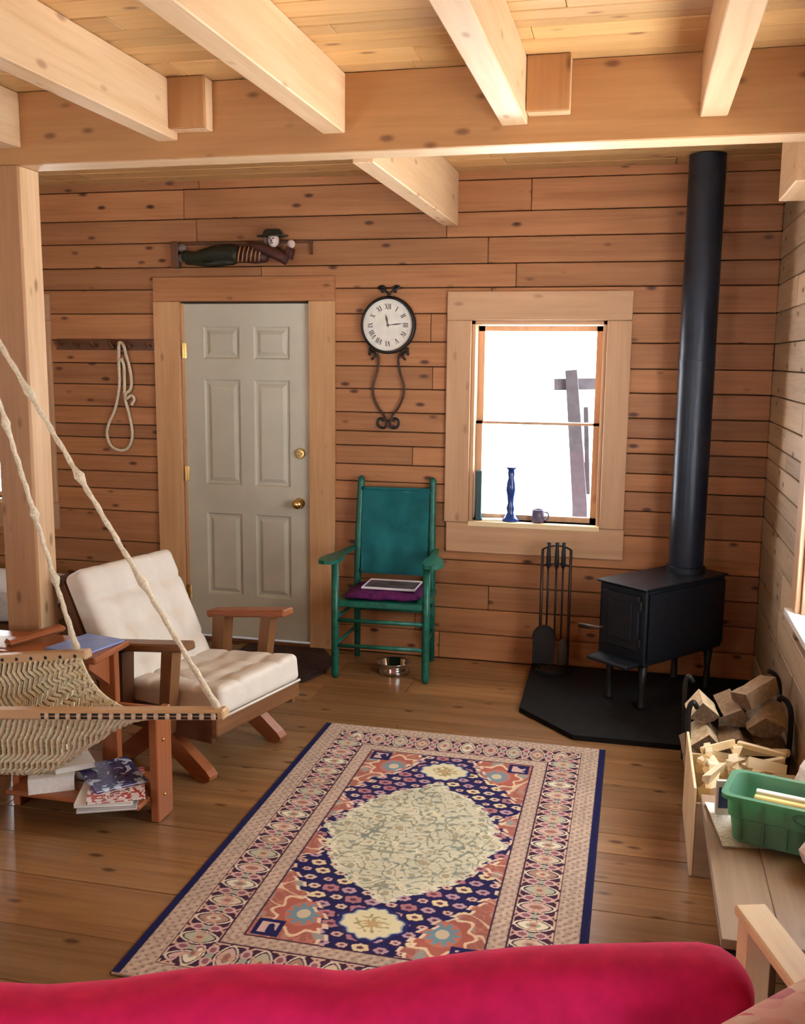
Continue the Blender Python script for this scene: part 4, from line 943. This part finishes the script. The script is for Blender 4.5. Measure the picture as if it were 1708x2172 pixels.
for s in (-1, 1):
    MB().tube([(-.03+.055*math.cos(a)+.10, s*(-.0865), .105+.018*math.sin(a)) for a in np.linspace(0, 2*PI, 20, endpoint=False)], .005, 6, True).build('handle_rim', TM, tu, True)
for x in (-.12, -.06, .0): MB().box(x-.004, x+.004, -.0855, -.074, .01, .13, ch=.001).build('rib', TM, tu)
rg = random.Random(5)
for i, (cl, lb) in enumerate((('#e9e4d4', 'pale cream folded newspaper standing in the green tub'), ('#d9c27a', 'yellowish folded paper standing in the green tub'), ('#ece9e2', 'white paper sheaf standing at the back of the tub'))):
    o = MB().box(-.11, .11, -.009, .009, 0, .105, ch=.003).build('folded_paper', plain('paper_%d' % i, rgb(cl), .8)); o.location = (.468+.01*i, -2.842+.042*i, .445+.0525); o.rotation_euler = (.06, 0, -.27); tag(o, lb, 'paper')
def sheet(name, label, cat, loc, rz, w, d, mat, amp=.006, h=.004):
    mb = MB(); mb.grid(lambda u, v: ((u-.5)*w, (v-.5)*d, h+amp*math.sin(u*5+v*2)**2+amp*.6*math.sin(v*7)**2), 10, 10); mb.grid(lambda u, v: ((u-.5)*w, (v-.5)*d, amp*math.sin(u*5+v*2)**2+amp*.6*math.sin(v*7)**2), 10, 10)
    o = mb.build(name, mat, None, True, center=False); o.location = loc; o.rotation_euler = (0, 0, rz); return tag(o, label, cat)
NEWS = patchy('newsprint', ['#d9d5c9', '#c9c5b8', '#e6e2d6', '#b3afa6', '#dcd8cc'], 60, .8)
sheet('newspaper', 'crumpled white newspaper sticking out under the green tub', 'newspaper', (.45, -2.70, .421), .12, .36, .27, NEWS, .004)
mgz = thing('standing_magazine', 'white and navy printed pamphlet leaning at the left of the tub', 'pamphlet', (.300, -2.66, .421), .15)
MB().box(-.022, .022, -.006, .006, 0, .115, ch=.001).build('cover', PW, mgz); MB().box(-.015, .015, -.0075, -.0062, .03, .095).build('cover_panel', plain('navy_print', (.03, .05, .16), .4), mgz)
def crumple(name, label, loc, r, mat, seed):
    rg = random.Random(seed); bm = bmesh.new(); bmesh.ops.create_icosphere(bm, subdivisions=3, radius=r)
    dirs = [Vector((rg.uniform(-1, 1), rg.uniform(-1, 1), rg.uniform(-1, 1))).normalized() for _ in range(26)]; offs = [rg.uniform(.72, 1.0) for _ in dirs]
    for v in bm.verts:
        d = v.co.normalized(); k = min(o_/max(.2, d.dot(q_)) for q_, o_ in zip(dirs, offs) if d.dot(q_) > .2); v.co = d*r*min(1.15, k)*rg.uniform(.97, 1.03)
    mb = MB(); mb.bm(bm); o = mb.build(name, mat, None, False, center=False); zmin = min(v.co.z for v in o.data.vertices); o.location = (loc[0], loc[1], loc[2]-zmin); return tag(o, label, 'paper ball')
crumple('crumpled_paper', 'crumpled white paper ball behind the tub at the right wall', (.625, -2.335, .301) if False else (.605, -2.46+.0, .421), .075, plain('paper_bright', (.85, .83, .80), .8), 3).location.z
crumple('crumpled_paper', 'crumpled greyish paper ball on the bench in front of the tub', (.52, -2.97, .421), .06, plain('paper_greyish', (.62, .55, .50), .8), 8)

# ------------------------------------------------------------------ sofa in the foreground
SA = math.radians(17.5)
sf = thing('red_sofa', 'crimson covered wooden framed sofa seen from behind at the bottom', 'sofa', (.175, -4.03, 0), SA)
# local: x along the back (negative to the left), y away from the camera
def bkfn(p):
    x, y, z = p; L = 2.05; u = (x+L/2)/L
    z2 = z+.010*math.sin(u*9)+.012*math.exp(-((u-.70)/.03)**2)*(-1 if z > 0 else 0)-.030*(z > 0)*(1-u)*.5+.006*math.sin(u*23)*(z > 0)
    return (x, y-.10*(z/.24)*.5+.006*math.sin(u*31+z*9), z2)
o = MB().rbox(2.05, .15, .50, .070, 44, bkfn).build('back_cushion', RED, sf, True); o.location = (-1.005, -.02, .618)
o = MB().rbox(2.05, .56, .15, .05, 14).build('seat_cushion', RED, sf, True); o.location = (-1.005, .26, .335)
MB().box(-2.03, .0, -.16, .52, .20, .258, ch=.006).build('frame', 'pale', sf)
MB().box(-2.06, .245, -.20, -.162, .30, .40, ch=.005).build('back_rail', 'pale', sf)
for s, x in ((1, .275), (-1, -2.09)):
    MB().box(x-.035, x+.035, -.40, .505, .578, .602, ch=.004).build('armrest', wood('pale', 1), sf)
    MB().box(x-.03, x+.03, .45, .495, 0, .577, ch=.004).build('arm_post', wood('pale', 2), sf)
    MB().box(x-.03, x+.03, -.36, -.315, 0, .577, ch=.004).build('arm_post', wood('pale', 2), sf)
    MB().box(x-.018, x+.018, -.314, .449, .19, .26, ch=.004).build('side_rail', wood('pale', 1), sf)
def quiltmat():
    N = NT('pink_print'); b = N.bsdf((.8, .5, .5), .9, 0, .2); tc = N.n('ShaderNodeTexCoord'); v = N.n('ShaderNodeTexVoronoi', i_Scale=36); N.l(tc.outputs['Object'], v.inputs['Vector'])
    sp = N.n('ShaderNodeSeparateColor'); N.l(v.outputs['Color'], sp.inputs[0])
    r = ramp(N, sp.outputs[0], [(0, rgb('#e0a8a4')), (.3, rgb('#e6c3b4')), (.5, rgb('#c46a86')), (.62, rgb('#e9b9b4')), (.8, rgb('#d8506e')), (.9, rgb('#ead0bf'))]); r.color_ramp.interpolation = 'CONSTANT'
    n = N.n('ShaderNodeTexNoise', i_Scale=9, i_Distortion=1.5); N.l(tc.outputs['Object'], n.inputs['Vector'])
    N.l(mixc(N, .25, r.outputs[0], ramp(N, n.outputs[0], [(.35, rgb('#f0d8c8')), (.65, rgb('#c87f8e'))]).outputs[0]), b.inputs['Base Color']); return N.m
o = MB().rbox(.50, .40, .13, .06, 12, lambda p: (p.x, p.y, p.z*(1-.55*(abs(p.x)/.25)**3)*(1-.55*(abs(p.y)/.20)**3))).build('throw_pillow', quiltmat(), None, True)
o.location = (.305, -4.365, .785); o.rotation_euler = (.35, -.1, .73); tag(o, 'pink patterned throw pillow in the bottom right corner by the sofa arm', 'pillow')

# ------------------------------------------------------------------ sub-parts hang on their parts
def under(thing_name, part, subs):
    t = bpy.data.objects[thing_name]; ps = [c for c in t.children if c.name.split('.')[0] == part]; p = ps[0]
    for c in list(t.children):
        if c.name.split('.')[0] in subs: c.parent = p; c.matrix_parent_inverse = Matrix(); c.matrix_basis = p.matrix_basis.inverted() @ c.matrix_basis
for a in (('wood_stove', 'door', ('door_panel', 'door_hinge', 'door_handle')), ('wall_clock', 'face', ('numeral', 'minute_ring')), ('hammock_swing', 'spreader_bar', ('rope_loop', 'groove')),
          ('carved_figure', 'torso', ('rib',)), ('carved_figure', 'head', ('hair', 'face_features')), ('fireplace_tools', 'shovel', ('shovel_blade',)), ('fireplace_tools', 'poker', ('poker_tip',)), ('fireplace_tools', 'brush', ('brush_head',)),
          ('plastic_tub', 'tub_body', ('handle_rim', 'rib')), ('standing_magazine', 'cover', ('cover_panel',)), ('door_1', 'door_slab', ('door_knob', 'deadbolt'))): under(*a)
